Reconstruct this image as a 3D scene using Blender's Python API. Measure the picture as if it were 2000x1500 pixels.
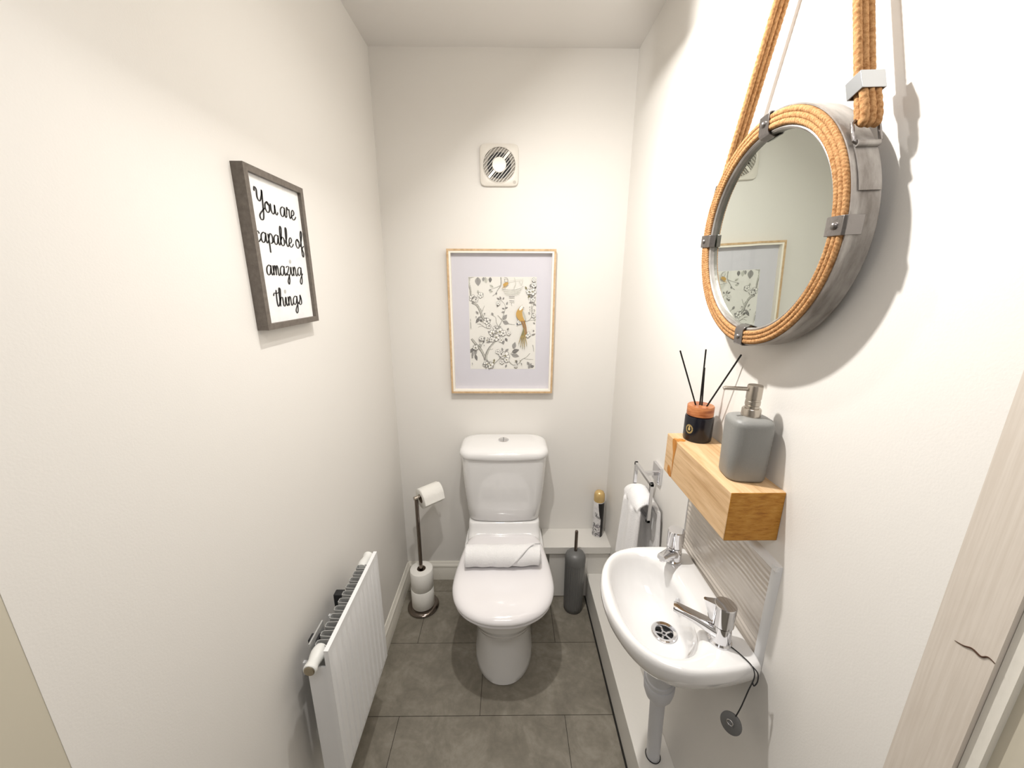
import bpy, bmesh, math, random
from mathutils import Vector, Matrix, Euler
random.seed(7)
PI = math.pi
S = bpy.context.scene
COL = S.collection
for o in list(bpy.data.objects): bpy.data.objects.remove(o)

W, H = 1.031, 2.40          # room width and ceiling height; back wall at y=0, door opening at y=-1.4
YD = -1.37

# ------------------------------------------------------------------ camera
cd = bpy.data.cameras.new('camera'); cam = bpy.data.objects.new('camera', cd); COL.objects.link(cam)
cd.sensor_fit = 'HORIZONTAL'; cd.sensor_width = 36.0; cd.lens = 745.39 / 2000 * 36; cd.clip_start = .01
R_ = Vector((0.99994657, -0.00981779, 0.00323457)); U_ = Vector((-0.000615396, 0.255818533, 0.966724625)); F_ = Vector((0.01031856, 0.96667497, -0.25579882))
M = Matrix.Identity(4)
for i in range(3): M[i][0], M[i][1], M[i][2] = R_[i], U_[i], -F_[i]
M.translation = Vector((0.53186, -1.7257, 1.53622))
cam.matrix_world = M; S.camera = cam

# ------------------------------------------------------------------ light
wd = bpy.data.worlds.new('world'); S.world = wd; wd.use_nodes = True
wd.node_tree.nodes['Background'].inputs[0].default_value = (.9, .93, 1, 1); wd.node_tree.nodes['Background'].inputs[1].default_value = .2
def disk_lamp(name, loc, r, power, col, rot=(0, 0, 0)):
    l = bpy.data.lights.new(name, 'AREA'); l.shape = 'DISK'; l.size = 2 * r; l.energy = power; l.color = col
    o = bpy.data.objects.new(name, l); COL.objects.link(o); o.location = loc; o.rotation_euler = rot; return o
disk_lamp('spot_head_lamp', (.46, -.90, 2.19), .022, 15.0, (1, .968, .925), (0, math.radians(-38), 0))
disk_lamp('second_spot_head_lamp', (.62, -.74, 2.19), .022, 2.6, (1, .968, .925))
hl = bpy.data.lights.new('hall_fill_light', 'AREA'); hl.shape = 'RECTANGLE'; hl.size = .8; hl.size_y = .6; hl.energy = 10; hl.color = (1, .98, .98)  # unseen fill light added for the daylight entering from the hall
ho = bpy.data.objects.new('hall_fill_light', hl); COL.objects.link(ho); ho.location = (.5, -2.1, 2.385)
vs = S.view_settings; vs.view_transform = 'Standard'; vs.look = 'None'; vs.exposure = -0.05; vs.gamma = 1; vs.use_curve_mapping = False

# ------------------------------------------------------------------ materials
def lin(c): c /= 255.; return c / 12.92 if c <= .04045 else ((c + .055) / 1.055) ** 2.4
def rgb(r, g, b): return (lin(r), lin(g), lin(b), 1)
def mat(name, col, rough=.5, metal=0, spec=None, coat=0, bump=None, vary=None, **kw):
    m = bpy.data.materials.new(name); m.use_nodes = True; nt = m.node_tree; b = nt.nodes['Principled BSDF']
    b.inputs['Base Color'].default_value = col; b.inputs['Roughness'].default_value = rough; b.inputs['Metallic'].default_value = metal
    if spec is not None: b.inputs['Specular IOR Level'].default_value = spec
    if coat: b.inputs['Coat Weight'].default_value = coat; b.inputs['Coat Roughness'].default_value = .04
    tc = nt.nodes.new('ShaderNodeTexCoord'); out = tc.outputs['Object']
    if bump:   # scale, distance, detail
        n = nt.nodes.new('ShaderNodeTexNoise'); n.inputs['Scale'].default_value = bump[0]; n.inputs['Detail'].default_value = bump[2] if len(bump) > 2 else 3
        bp = nt.nodes.new('ShaderNodeBump'); bp.inputs['Distance'].default_value = bump[1]; bp.inputs['Strength'].default_value = 1
        nt.links.new(out, n.inputs['Vector']); nt.links.new(n.outputs[0], bp.inputs['Height']); nt.links.new(bp.outputs[0], b.inputs['Normal'])
    if vary:   # scale(vector), colour2, lo, hi
        mp = nt.nodes.new('ShaderNodeMapping'); mp.inputs['Scale'].default_value = vary[0]
        n = nt.nodes.new('ShaderNodeTexNoise'); n.inputs['Scale'].default_value = 1; n.inputs['Detail'].default_value = 6; n.inputs['Roughness'].default_value = .62
        r = nt.nodes.new('ShaderNodeValToRGB'); r.color_ramp.elements[0].position = vary[2]; r.color_ramp.elements[1].position = vary[3]
        r.color_ramp.elements[0].color = col; r.color_ramp.elements[1].color = vary[1]
        nt.links.new(out, mp.inputs[0]); nt.links.new(mp.outputs[0], n.inputs['Vector']); nt.links.new(n.outputs[0], r.inputs[0]); nt.links.new(r.outputs[0], b.inputs['Base Color'])
    return m
M_wall = mat('wall_paint', rgb(232, 229, 224), .55, spec=.3, bump=(300, .00015, 2))
M_ceil = mat('ceiling_paint', rgb(232, 229, 225), .7, spec=.2)
M_gloss = mat('white_gloss_wood', rgb(232, 228, 218), .28, bump=(60, .0004))
M_jamb = mat('cream_jamb_paint', rgb(216, 207, 196), .4, vary=((260, 260, 7), rgb(208, 198, 186), .4, .6), bump=(30, .0004))
M_jamb_shaded = mat('cream_jamb_shaded', rgb(205, 198, 180), .45)  # cream jamb paint with the shade of shadow-side faces mixed in
M_box = mat('boxing_paint', rgb(226, 223, 217), .45, bump=(80, .0004))
M_crack = mat('crack_dark', rgb(70, 45, 30), .9)
M_grout = mat('grout', rgb(48, 43, 38), .9)
M_gap = mat('floor_edge_gap', rgb(30, 27, 24), .9)
# stone-look vinyl tile
def tile_mat():
    m = mat('stone_tile', rgb(96, 90, 82), .42, spec=.45)
    nt = m.node_tree; b = nt.nodes['Principled BSDF']; tc = [n for n in nt.nodes if n.type == 'TEX_COORD'][0]
    n1 = nt.nodes.new('ShaderNodeTexNoise'); n1.inputs['Scale'].default_value = 9; n1.inputs['Detail'].default_value = 9; n1.inputs['Roughness'].default_value = .68; n1.inputs['Distortion'].default_value = .6
    n2 = nt.nodes.new('ShaderNodeTexNoise'); n2.inputs['Scale'].default_value = 55; n2.inputs['Detail'].default_value = 5
    mx = nt.nodes.new('ShaderNodeMath'); mx.operation = 'MULTIPLY_ADD'; mx.inputs[1].default_value = .28
    r = nt.nodes.new('ShaderNodeValToRGB')
    r.color_ramp.elements[0].position = .46; r.color_ramp.elements[0].color = rgb(116, 110, 99)
    r.color_ramp.elements[1].position = .80; r.color_ramp.elements[1].color = rgb(146, 140, 128)
    e = r.color_ramp.elements.new(.64); e.color = rgb(130, 124, 112)
    nt.links.new(tc.outputs['Object'], n1.inputs['Vector']); nt.links.new(tc.outputs['Object'], n2.inputs['Vector'])
    nt.links.new(n2.outputs[0], mx.inputs[0]); nt.links.new(n1.outputs[0], mx.inputs[2]); nt.links.new(mx.outputs[0], r.inputs[0]); nt.links.new(r.outputs[0], b.inputs['Base Color'])
    bp = nt.nodes.new('ShaderNodeBump'); bp.inputs['Distance'].default_value = .0006; nt.links.new(mx.outputs[0], bp.inputs['Height']); nt.links.new(bp.outputs[0], b.inputs['Normal'])
    return m
M_tile = tile_mat()
M_ceramic = mat('white_ceramic', rgb(232, 231, 230), .08, coat=.6)
M_seat = mat('seat_plastic', rgb(236, 233, 234), .12, coat=.4)
M_plastic = mat('white_plastic', rgb(228, 228, 224), .35)
M_pipe = mat('waste_pipe_plastic', rgb(216, 218, 224), .35)
M_rad = mat('radiator_enamel', rgb(236, 236, 236), .3)
M_fin = mat('convector_steel', rgb(170, 170, 168), .5)
M_dark = mat('dark_bracket', rgb(28, 28, 30), .6)
M_chrome = mat('chrome', rgb(225, 225, 228), .06, metal=1)
M_steel = mat('brushed_steel', rgb(190, 182, 172), .24, metal=1, bump=(300, .0002))
M_chrome_darkrefl = mat('chrome_dark_reflection', rgb(128, 118, 110), .12, metal=1)  # ordinary chrome; its dark reflections are put into the base colour
M_brass = mat('worn_nickel', rgb(160, 150, 130), .3, metal=1)
M_black = mat('black', rgb(12, 11, 12), .5)
M_stick = mat('black_reed', rgb(14, 12, 12), .7)
M_paper = mat('tissue_paper', rgb(240, 238, 232), .95, bump=(120, .001), spec=.1)
M_card = mat('roll_core', rgb(120, 105, 88), .9)
M_towel = mat('white_towel', rgb(244, 243, 243), .98, spec=.05, bump=(500, .0025, 4))
M_mat = mat('picture_mount', rgb(214, 212, 220), .8)
M_lip = mat('frame_lip_white', rgb(246, 240, 228), .5)
M_ash = mat('ash_wood_frame', rgb(214, 184, 146), .5, vary=((60, 60, 60), rgb(190, 158, 118), .4, .65))
M_taupe = mat('taupe_frame', rgb(112, 104, 96), .5, vary=((90, 90, 90), rgb(92, 84, 76), .35, .7))
M_signpaper = mat('sign_paper', rgb(240, 240, 238), .7, vary=((25, 25, 25), rgb(228, 228, 230), .45, .7))
M_ink = mat('black_ink', rgb(22, 20, 22), .6)
M_dot = mat('grey_dot', rgb(186, 186, 184), .6)
M_fan = mat('fan_plastic', rgb(226, 221, 212), .3)
M_fan2 = mat('fan_duct_plastic', rgb(170, 165, 156), .45)
M_brush = mat('dark_grey_plastic', rgb(106, 106, 105), .38)
M_soap = mat('matt_grey_resin', rgb(134, 134, 131), .42, bump=(700, .0003))
M_jar = mat('navy_glass', rgb(14, 15, 26), .22)
M_gold = mat('gold_print', rgb(196, 170, 110), .4)
M_lidwood = mat('cedar_lid', rgb(196, 128, 78), .4, vary=((25, 25, 160), rgb(140, 70, 34), .38, .62))
M_mirror = mat('mirror_silver', rgb(212, 218, 212), .01, metal=1)
M_zinc = mat('aged_zinc', rgb(176, 172, 168), .42, metal=.6, vary=((50, 14, 14), rgb(128, 122, 117), .35, .68), bump=(90, .0006))
M_clip = mat('clip_steel', rgb(136, 132, 130), .3, metal=.9, bump=(150, .0006))
M_alu = mat('bright_aluminium', rgb(178, 181, 184), .3, metal=.85)
M_rope = mat('jute_rope', rgb(184, 142, 98), .85, spec=.15, vary=((220, 220, 220), rgb(146, 102, 62), .42, .66), bump=(450, .0006))
M_cangold = mat('gold_cap', rgb(216, 184, 124), .25, metal=.35)
M_canwhite = mat('can_white', rgb(222, 220, 218), .35, vary=((60, 60, 60), rgb(200, 196, 198), .4, .7))
M_canblack = mat('can_black', rgb(20, 16, 18), .3)
M_cangrey = mat('can_flower_grey', rgb(150, 144, 150), .5)
M_glass = bpy.data.materials.new('picture_glass'); M_glass.use_nodes = True
def _glass():
    nt = M_glass.node_tree; nt.nodes.clear(); o = nt.nodes.new('ShaderNodeOutputMaterial'); t = nt.nodes.new('ShaderNodeBsdfTransparent'); g = nt.nodes.new('ShaderNodeBsdfGlossy'); g.inputs['Roughness'].default_value = .02
    f = nt.nodes.new('ShaderNodeFresnel'); f.inputs[0].default_value = 1.45; mx = nt.nodes.new('ShaderNodeMixShader')
    nt.links.new(f.outputs[0], mx.inputs[0]); nt.links.new(t.outputs[0], mx.inputs[1]); nt.links.new(g.outputs[0], mx.inputs[2]); nt.links.new(mx.outputs[0], o.inputs[0])
_glass()
def oak(name, c1, c2, c3, scale, wscale):
    m = mat(name, c1, .5, spec=.3); nt = m.node_tree; b = nt.nodes['Principled BSDF']; tc = [n for n in nt.nodes if n.type == 'TEX_COORD'][0]
    mp = nt.nodes.new('ShaderNodeMapping'); mp.inputs['Scale'].default_value = scale
    n = nt.nodes.new('ShaderNodeTexNoise'); n.inputs['Scale'].default_value = wscale; n.inputs['Detail'].default_value = 8; n.inputs['Roughness'].default_value = .6; n.inputs['Distortion'].default_value = .4
    r = nt.nodes.new('ShaderNodeValToRGB'); r.color_ramp.elements[0].position = .3; r.color_ramp.elements[0].color = c3; r.color_ramp.elements[1].position = .7; r.color_ramp.elements[1].color = c1
    e = r.color_ramp.elements.new(.48); e.color = c2
    nt.links.new(tc.outputs['Object'], mp.inputs[0]); nt.links.new(mp.outputs[0], n.inputs['Vector']); nt.links.new(n.outputs[0], r.inputs[0]); nt.links.new(r.outputs[0], b.inputs['Base Color'])
    bp = nt.nodes.new('ShaderNodeBump'); bp.inputs['Distance'].default_value = .0008; nt.links.new(n.outputs[0], bp.inputs['Height']); nt.links.new(bp.outputs[0], b.inputs['Normal'])
    return m
M_oak = oak('oak_beam', rgb(222, 190, 150), rgb(209, 174, 132), rgb(186, 149, 106), (60, 4, 60), 1.6)
M_oakend_shaded = oak('oak_end_grain_shaded', rgb(198, 146, 68), rgb(182, 126, 48), rgb(152, 96, 32), (14, 14, 60), 3)  # darker end grain, plus the end face's shade put into the colour
M_stain = oak('oak_stain', rgb(204, 146, 72), rgb(186, 120, 44), rgb(150, 88, 26), (40, 40, 10), 2)
M_wavetile = mat('rippled_tile', rgb(206, 198, 188), .16, coat=.5, vary=((8, 5, 90), rgb(190, 181, 170), .4, .65))
M_trim = mat('tile_trim_plastic', rgb(226, 226, 226), .3)

# ------------------------------------------------------------------ mesh helpers
class MB:
    def __init__(s): s.v = []; s.f = []; s.mi = []; s.m = 0
    def add(s, vs, fs, m=None):
        k = len(s.v); s.v += [Vector(v) for v in vs]
        for f in fs: s.f.append([k + i for i in f]); s.mi.append(s.m if m is None else m)
        return s
    def box(s, a, b, m=None):
        x0, y0, z0 = a; x1, y1, z1 = b
        x0, x1 = min(x0, x1), max(x0, x1); y0, y1 = min(y0, y1), max(y0, y1); z0, z1 = min(z0, z1), max(z0, z1)
        return s.add([(x0, y0, z0), (x1, y0, z0), (x1, y1, z0), (x0, y1, z0), (x0, y0, z1), (x1, y0, z1), (x1, y1, z1), (x0, y1, z1)],
                     [(0, 3, 2, 1), (4, 5, 6, 7), (0, 1, 5, 4), (1, 2, 6, 5), (2, 3, 7, 6), (3, 0, 4, 7)], m)
    def loft(s, rings, cap0=True, cap1=True, closed=False, m=None):
        n = len(rings[0]); vs = [p for r in rings for p in r]; fs = []
        nr = len(rings)
        for i in range(nr if closed else nr - 1):
            a = i * n; b = ((i + 1) % nr) * n
            for j in range(n): k = (j + 1) % n; fs.append((a + j, a + k, b + k, b + j))
        if not closed:
            if cap0: fs.append(tuple(range(n))[::-1])
            if cap1: fs.append(tuple((nr - 1) * n + j for j in range(n)))
        return s.add(vs, fs, m)
    def tube(s, path, r, n=12, closed=False, m=None, caps=True):
        P = [Vector(p) for p in path]; L = len(P); rr = r if callable(r) else (lambda i, a: r)
        def tan(i):
            if closed: return (P[(i + 1) % L] - P[i - 1]).normalized()
            return (P[min(i + 1, L - 1)] - P[max(i - 1, 0)]).normalized()
        t = tan(0); up = Vector((0, 0, 1)) if abs(t.z) < .9 else Vector((1, 0, 0)); nrm = (up - t * up.dot(t)).normalized(); rings = []
        for i in range(L):
            t = tan(i); nrm = (nrm - t * nrm.dot(t)).normalized(); bn = t.cross(nrm)
            rings.append([P[i] + (nrm * math.cos(2 * PI * j / n) + bn * math.sin(2 * PI * j / n)) * rr(i, 2 * PI * j / n) for j in range(n)])
        return s.loft(rings, caps, caps, closed, m)
    def lathe(s, prof, o, ax=(0, 0, 1), n=32, m=None, rfun=None, caps=True):
        ax = Vector(ax).normalized(); u = Vector((1, 0, 0)) if abs(ax.x) < .9 else Vector((0, 1, 0)); u = (u - ax * u.dot(ax)).normalized(); w = ax.cross(u); o = Vector(o)
        rings = [[o + ax * h + (u * math.cos(2 * PI * j / n) + w * math.sin(2 * PI * j / n)) * (r * (rfun(2 * PI * j / n) if rfun else 1)) for j in range(n)] for r, h in prof]
        return s.loft(rings, caps, caps, False, m)
    def grid(s, fn, nu, nv, m=None):
        vs = [fn(i / nu, j / nv) for i in range(nu + 1) for j in range(nv + 1)]
        fs = [(i * (nv + 1) + j, (i + 1) * (nv + 1) + j, (i + 1) * (nv + 1) + j + 1, i * (nv + 1) + j + 1) for i in range(nu) for j in range(nv)]
        return s.add(vs, fs, m)
    def xf(s, Mx):
        s.v = [Mx @ v for v in s.v]; return s
def lathe_beads(o, r, n=8): return [(max(r * math.sin(PI * i / n), 1e-5), -r * math.cos(PI * i / n)) for i in range(n + 1)]

def mk(name, mb, mats, parent=None, bevel=0, sharp=35, flat=False, seg=2, origin=None, recalc=True):
    if not isinstance(mats, (list, tuple)): mats = [mats]
    me = bpy.data.meshes.new(name)
    if parent is not None: off = parent.matrix_world.translation.copy() if parent.type == 'EMPTY' else Vector(parent['_org'])
    elif origin: off = Vector(origin)
    else:
        xs = [v.x for v in mb.v]; ys = [v.y for v in mb.v]; zs = [v.z for v in mb.v]
        off = Vector(((min(xs) + max(xs)) / 2, (min(ys) + max(ys)) / 2, min(zs)))
    me.from_pydata([v - off for v in mb.v], [], mb.f)
    for mt in mats: me.materials.append(mt)
    for p, i in zip(me.polygons, mb.mi): p.material_index = i
    if recalc:
        bm = bmesh.new(); bm.from_mesh(me); bmesh.ops.recalc_face_normals(bm, faces=bm.faces); bm.to_mesh(me); bm.free()
    if not flat:
        for p in me.polygons: p.use_smooth = True
        me.set_sharp_from_angle(angle=math.radians(sharp))
    o = bpy.data.objects.new(name, me); COL.objects.link(o)
    if parent is not None: o.parent = parent
    else: o.location = off
    o['_org'] = list(off)
    if bevel:
        b = o.modifiers.new('bevel', 'BEVEL'); b.width = bevel; b.segments = seg; b.limit_method = 'ANGLE'; b.angle_limit = math.radians(40); b.harden_normals = False
    return o
def thing(name, label, cat, loc=(0, 0, 0), group=None):
    o = bpy.data.objects.new(name, None); COL.objects.link(o); o.location = loc; o.matrix_world = Matrix.Translation(loc); o.empty_display_size = .05
    tag(o, label, cat, group); return o
def tag(o, label, cat, group=None):
    o['label'] = label; o['category'] = cat
    if group: o['group'] = group
    return o
def struct(name, mb, mats, label, cat='room', bevel=0, flat=True, parent=None, **k):
    o = mk(name, mb, mats, parent, bevel=bevel, flat=flat, **k)
    if parent is None: tag(o, label, cat); o['kind'] = 'structure'
    return o
def smooth_path(pts, n=8, closed=False):
    P = [Vector(p) if len(p) == 3 else Vector((p[0], p[1], 0)) for p in pts]; L = len(P); out = []
    for i in range(L if closed else L - 1):
        if closed: a, b, c, d = P[i - 1], P[i], P[(i + 1) % L], P[(i + 2) % L]
        else: a, b, c, d = P[max(i - 1, 0)], P[i], P[i + 1], P[min(i + 2, L - 1)]
        for k in range(n):
            t = k / n; out.append(.5 * ((2 * b) + (c - a) * t + (2 * a - 5 * b + 4 * c - d) * t * t + (3 * b - a - 3 * c + d) * t ** 3))
    if not closed: out.append(P[-1])
    return out
def resample(path, N, closed=True):
    P = list(path) + ([path[0]] if closed else []); d = [0]
    for i in range(1, len(P)): d.append(d[-1] + (P[i] - P[i - 1]).length)
    out = []; j = 0; T = d[-1]
    for k in range(N):
        s = T * k / (N if closed else N - 1)
        while j < len(P) - 2 and d[j + 1] < s: j += 1
        f = (s - d[j]) / max(d[j + 1] - d[j], 1e-9); out.append(P[j].lerp(P[j + 1], f))
    return out

# ------------------------------------------------------------------ room shell
struct('wall_back', MB().box((-.1, 0, 0), (W + .1, .1, H)), M_wall, 'warm white painted end wall behind the toilet', 'wall')
struct('wall_left', MB().box((-.1, YD - .02, 0), (0, 0, H)), M_wall, 'white painted side wall with radiator and lettered sign', 'wall')
struct('wall_right', MB().box((W, YD, 0), (W + .1, 0, H)), M_wall, 'white painted side wall with round mirror and basin', 'wall')
struct('ceiling', MB().box((-.1, -1.5, H), (W + .1, .1, H + .08)), M_ceil, 'plain white ceiling above the toilet', 'ceiling')
fl = MB().box((-.1, -3.1, -.06), (W + .1, .1, -.0012), 1)
G = .2937; g0 = .094
row = 0; y1 = .2
y1 = -g0 + G
while y1 > -3.1:
    y0 = y1 - G; off = .12 if row % 2 == 1 else .415
    x = off - 1.2
    while x < W + .1:
        xa, xb_ = max(x, -.09), min(x + .607, W + .09)
        if xb_ - xa > .01: fl.box((xa + .001, y0 + .001, -.004), (xb_ - .001, y1 - .001, 0), 0)
        x += .607
    y1 = y0; row += 1
struct('floor', fl, [M_tile, M_grout], 'dark grey stone-look tiled floor', 'floor')
# skirting with ogee top
def skirt(p0, p1, inward, hgt=.1055):
    prof = [(0, 0), (.015, 0), (.015, .070), (.0135, .073), (.0135, .076), (.0155, .079), (.0145, .088), (.009, .094), (.0075, .099), (.004, hgt), (0, hgt)]
    p0, p1, inw = Vector(p0), Vector(p1), Vector(inward); d = (p1 - p0).normalized()
    mb = MB(); mb.loft([[p + inw * a + Vector((0, 0, b)) for a, b in prof] for p in (p0, p1)]); return mb
struct('baseboard_left', skirt((0, -1.37, 0), (0, 0, 0), (1, 0, 0)), M_gloss, 'cream moulded skirting board along radiator wall', 'skirting board', flat=False)
struct('baseboard_back', skirt((0, 0, 0), (.69, 0, 0), (0, -1, 0)), M_gloss, 'cream moulded skirting board left of the toilet', 'skirting board', flat=False)
# the lamp fitting above the frame
cl_ = thing('ceiling_spotlight', 'white two-headed ceiling spotlight bar above the photo', 'ceiling light', (.60, -.80, 2.32))
mk('bar', MB().box((.43, -.865, H - .02), (.69, -.780, H)), M_plastic, cl_, bevel=.003)
for lx, ly, tl_ in ((.46, -.90, -38), (.62, -.74, 0)):
    hd_ = MB().lathe([(.014, .080), (.030, .075), (.036, .060), (.036, .0), (.033, .0), (.033, .05), (.001, .052)], (lx, ly, 2.19), (math.sin(math.radians(tl_)), 0, math.cos(math.radians(tl_))), n=32, caps=False)
    hd_.tube([(lx + math.sin(math.radians(tl_)) * .07, ly, 2.25), (lx, ly, 2.31), (lx + .02, ly + (.05 if ly < -.8 else -.05), 2.385)], .008, 10)
    mk('spot_head', hd_, M_plastic, cl_)
# boxing on the right, box with ledge at the back
XB, HB = .924, .1367
struct('trim_1', MB().box((XB, YD, .004), (W, 0, HB)), M_box, 'low white pipe boxing running under the basin', 'pipe boxing', bevel=.0015)
struct('trim_2', MB().box((.735, -.133, .004), (XB + .0, 0, .262)).box((XB, -.133, HB), (W, 0, .262)), M_box, 'low white box behind the toilet brush', 'pipe boxing', bevel=.0015)
struct('trim_3', MB().box((.705, -.147, .264), (W, 0, .302)), M_box, 'white ledge board beside the cistern carrying the spray can', 'ledge', bevel=.002)
struct('trim_4', MB().box((XB - .006, YD, 0), (XB - .0005, -.134, .0045)), M_gap, 'dark sealant gap along the foot of the pipe boxing', 'floor edge')
# door lining
jr = MB().box((W, -1.426, 0), (W + .1, YD, 2.05))
struct('trim_5', jr, M_jamb, 'cream wood-grained door jamb at right edge of photo', 'door jamb')
cr = MB()
cp = smooth_path([(W - .0004, -1.392, 1.152), (W - .0004, -1.400, 1.154), (W - .0004, -1.407, 1.158), (W - .0004, -1.415, 1.157), (W - .0004, -1.420, 1.162), (W - .0004, -1.4262, 1.161)], 5)
cr.tube(cp, lambda i, a: .0003 + .0007 * math.sin(PI * i / 25) , 6)
struct('jamb_crack', cr, M_crack, '', parent=bpy.data.objects['trim_5']).name = 'crack'
st = MB().box((W + .006, -1.440, 0), (W + .1, -1.4265, 2.05), 0).box((W + .014, -1.462, 0), (W + .1, -1.440, 2.05), 1)
struct('trim_6', st, [M_gloss, M_jamb_shaded], 'stepped cream door stop beside the wood-grained jamb', 'door stop')
struct('trim_7', MB().box((-.1, -1.46, 0), (-.0005, YD - .02, 2.05)), M_jamb_shaded, 'shade-toned cream door jamb at left edge of photo', 'door jamb')
struct('trim_8', MB().box((-.1, -1.46, 2.05), (W + .1, YD, 2.4)), M_wall, 'wall above the door opening', 'wall')
struct('wall_hall', MB().box((W + .02, -1.56, 0), (2.2, -1.462, H)).box((-1.2, -1.56, 0), (-.02, -1.46, H)).box((-1.2, -3.2, 0), (2.2, -3.1, H)).box((2.2, -3.2, 0), (2.3, -1.46, H)).box((-1.3, -3.2, 0), (-1.2, -1.46, H)), M_wall, 'pale hall wall outside the doorway', 'wall')
struct('ceiling_hall', MB().box((-1.3, -3.2, H), (2.3, -1.5, H + .08)), M_ceil, 'white hall ceiling outside the doorway', 'ceiling')
struct('floor_hall', MB().box((-1.3, -3.2, -.06), (-.1, -1.4, 0)).box((W + .1, -3.2, -.06), (2.3, -1.4, 0)), M_tile, 'dark hall floor outside the doorway', 'floor')

# ------------------------------------------------------------------ toilet
TX = .514
def dshape(hw, yf, yb, n=64, ef=2.2, backr=.35, split=.45):
    """closed outline: elliptical front, squarer back. centre x = TX"""
    ym = yf + (yb - yf) * split; pts = []
    for i in range(n):
        a = 2 * PI * i / n; c, s_ = math.cos(a), math.sin(a)
        if s_ <= 0: e = 2 / ef; x = math.copysign(abs(c) ** e, c) * hw; y = ym + math.copysign(abs(s_) ** e, s_) * (ym - yf)
        else: e = backr; x = math.copysign(abs(c) ** e, c) * hw; y = ym + abs(s_) ** e * (yb - ym)
        pts.append((TX + x, y))
    return pts
toilet = thing('toilet', 'white close-coupled ceramic toilet with closed lid against the end wall', 'toilet', (TX, -.3, 0))
pan = MB(); rings = []
for z, hw, yf, yb in [(0, .122, -.572, -.13), (.004, .124, -.575, -.13), (.02, .121, -.571, -.13), (.08, .114, -.560, -.13), (.15, .108, -.548, -.12), (.20, .106, -.545, -.11), (.228, .110, -.556, -.09), (.246, .124, -.586, -.06), (.258, .138, -.604, -.04), (.275, .149, -.618, -.03), (.300, .157, -.629, -.02), (.309, .1565, -.629, -.02), (.313, .163, -.639, -.02), (.335, .170, -.647, -.015), (.362, .177, -.655, -.012), (.380, .180, -.659, -.01), (.386, .176, -.653, -.012)]:
    rings.append([(x, y, z) for x, y in dshape(hw, yf, yb)])
pan.loft(rings)
mk('pan', pan, M_ceramic, toilet, sharp=50)
sh = MB(); rings = []
def rrect(x0, x1, y0, y1, r, k=6):
    pts = []
    for cx, cy, a0 in ((x1 - r, y1 - r, 0), (x0 + r, y1 - r, PI / 2), (x0 + r, y0 + r, PI), (x1 - r, y0 + r, 1.5 * PI)):
        for i in range(k + 1): a = a0 + PI / 2 * i / k; pts.append((cx + r * math.cos(a), cy + r * math.sin(a)))
        if a0 == PI:
            for i in range(1, 12): pts.append((x0 + r + (x1 - x0 - 2 * r) * i / 12, y0))
    return pts
for z, hw, yf in [(.385, .166, -.232), (.405, .166, -.228), (.415, .165, -.214), (.43, .164, -.200), (.450, .164, -.192), (.462, .163, -.188), (.468, .160, -.184)]:
    rings.append([(x, y, z) for x, y in rrect(TX - hw, TX + hw, yf, -.012, .025)])
sh.loft(rings); mk('cistern_shelf', sh, M_ceramic, toilet, sharp=60)
def bow(pts, hw, yf, b):
    return [(x, y - b * max(0, 1 - ((x - TX) / hw) ** 2) * max(0, min(1, (yf + .05 - y) / .05)) , z) for x, y, z in pts]
ci = MB(); rings = []
for z, hw, yf in [(.466, .150, -.160), (.470, .160, -.176), (.480, .164, -.184), (.55, .172, -.190), (.65, .181, -.197), (.75, .187, -.202), (.792, .189, -.204)]:
    rings.append(bow([(x, y, z) for x, y in rrect(TX - hw, TX + hw, yf + .008, -.008, .040)], hw, yf + .008, .014))
ci.loft(rings)
cis = mk('cistern', ci, M_ceramic, toilet, sharp=60)
li = MB(); rings = []
for z, d in [(.790, .001), (.793, -.003), (.800, -.006), (.812, -.006), (.822, -.002), (.829, .006), (.833, .018), (.835, .04)]:
    rings.append(bow([(x, y, z) for x, y in rrect(TX - .192 + d, TX + .192 - d, -.199 + d, -.006 - d * .3, .052)], .192, -.199 + d, .015))
li.loft(rings); mk('cistern_lid', li, M_ceramic, toilet, sharp=60)
bt = MB().lathe([(.024, .8345), (.024, .838), (.0215, .8395)], (TX - .003, -.088, 0)); bt.box((TX - .0042, -.110, .8390), (TX - .0022, -.066, .8400), 1)
bt.lathe([(.0095, .8395), (.0085, .8415)], (TX - .012, -.088, 0)); bt.lathe([(.0095, .8395), (.0085, .8415)], (TX + .008, -.088, 0))
mk('flush_button', bt, [M_chrome, M_dark], toilet)['label'] = 'round chrome dual flush button'
half = [(0, -.197), (.095, -.199), (.142, -.214), (.165, -.255), (.178, -.32), (.189, -.40), (.195, -.47), (.1925, -.53), (.175, -.588), (.140, -.634), (.09, -.665), (.04, -.679), (0, -.681)]
ctl = [(TX + x, y) for x, y in half] + [(TX - x, y) for x, y in half[-2:0:-1]]
so = resample(smooth_path(ctl, 8, True), 96)
sc_ = Vector((TX, -.44, 0))
def scaled(inset, z, crown=0):
    r = []
    for p in so:
        d = p - sc_; L = d.length; q = sc_ + d * ((L - inset) / L); r.append((q.x, q.y, z))
    return r
se = MB(); se.loft([scaled(.012, .386), scaled(.005, .389), scaled(.004, .398), scaled(.008, .401)]); mk('seat_ring', se, M_seat, toilet, sharp=60)
sl = MB(); sl.loft([scaled(.010, .4015), scaled(.002, .402), scaled(0, .406), scaled(.0005, .412), scaled(.004, .419), scaled(.011, .425), scaled(.022, .430), scaled(.040, .4335), scaled(.07, .4355), scaled(.11, .4365), scaled(.14, .4368)])
mk('seat_lid', sl, M_seat, toilet, sharp=60)
for sx in (-1, 1):
    h_ = MB().lathe([(.012, 0), (.013, .003), (.013, .027), (.012, .03)], (TX + sx * .075 - .015, -.207, .408), (1, 0, 0), 20)
    mk('hinge', h_, M_seat, toilet)

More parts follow.
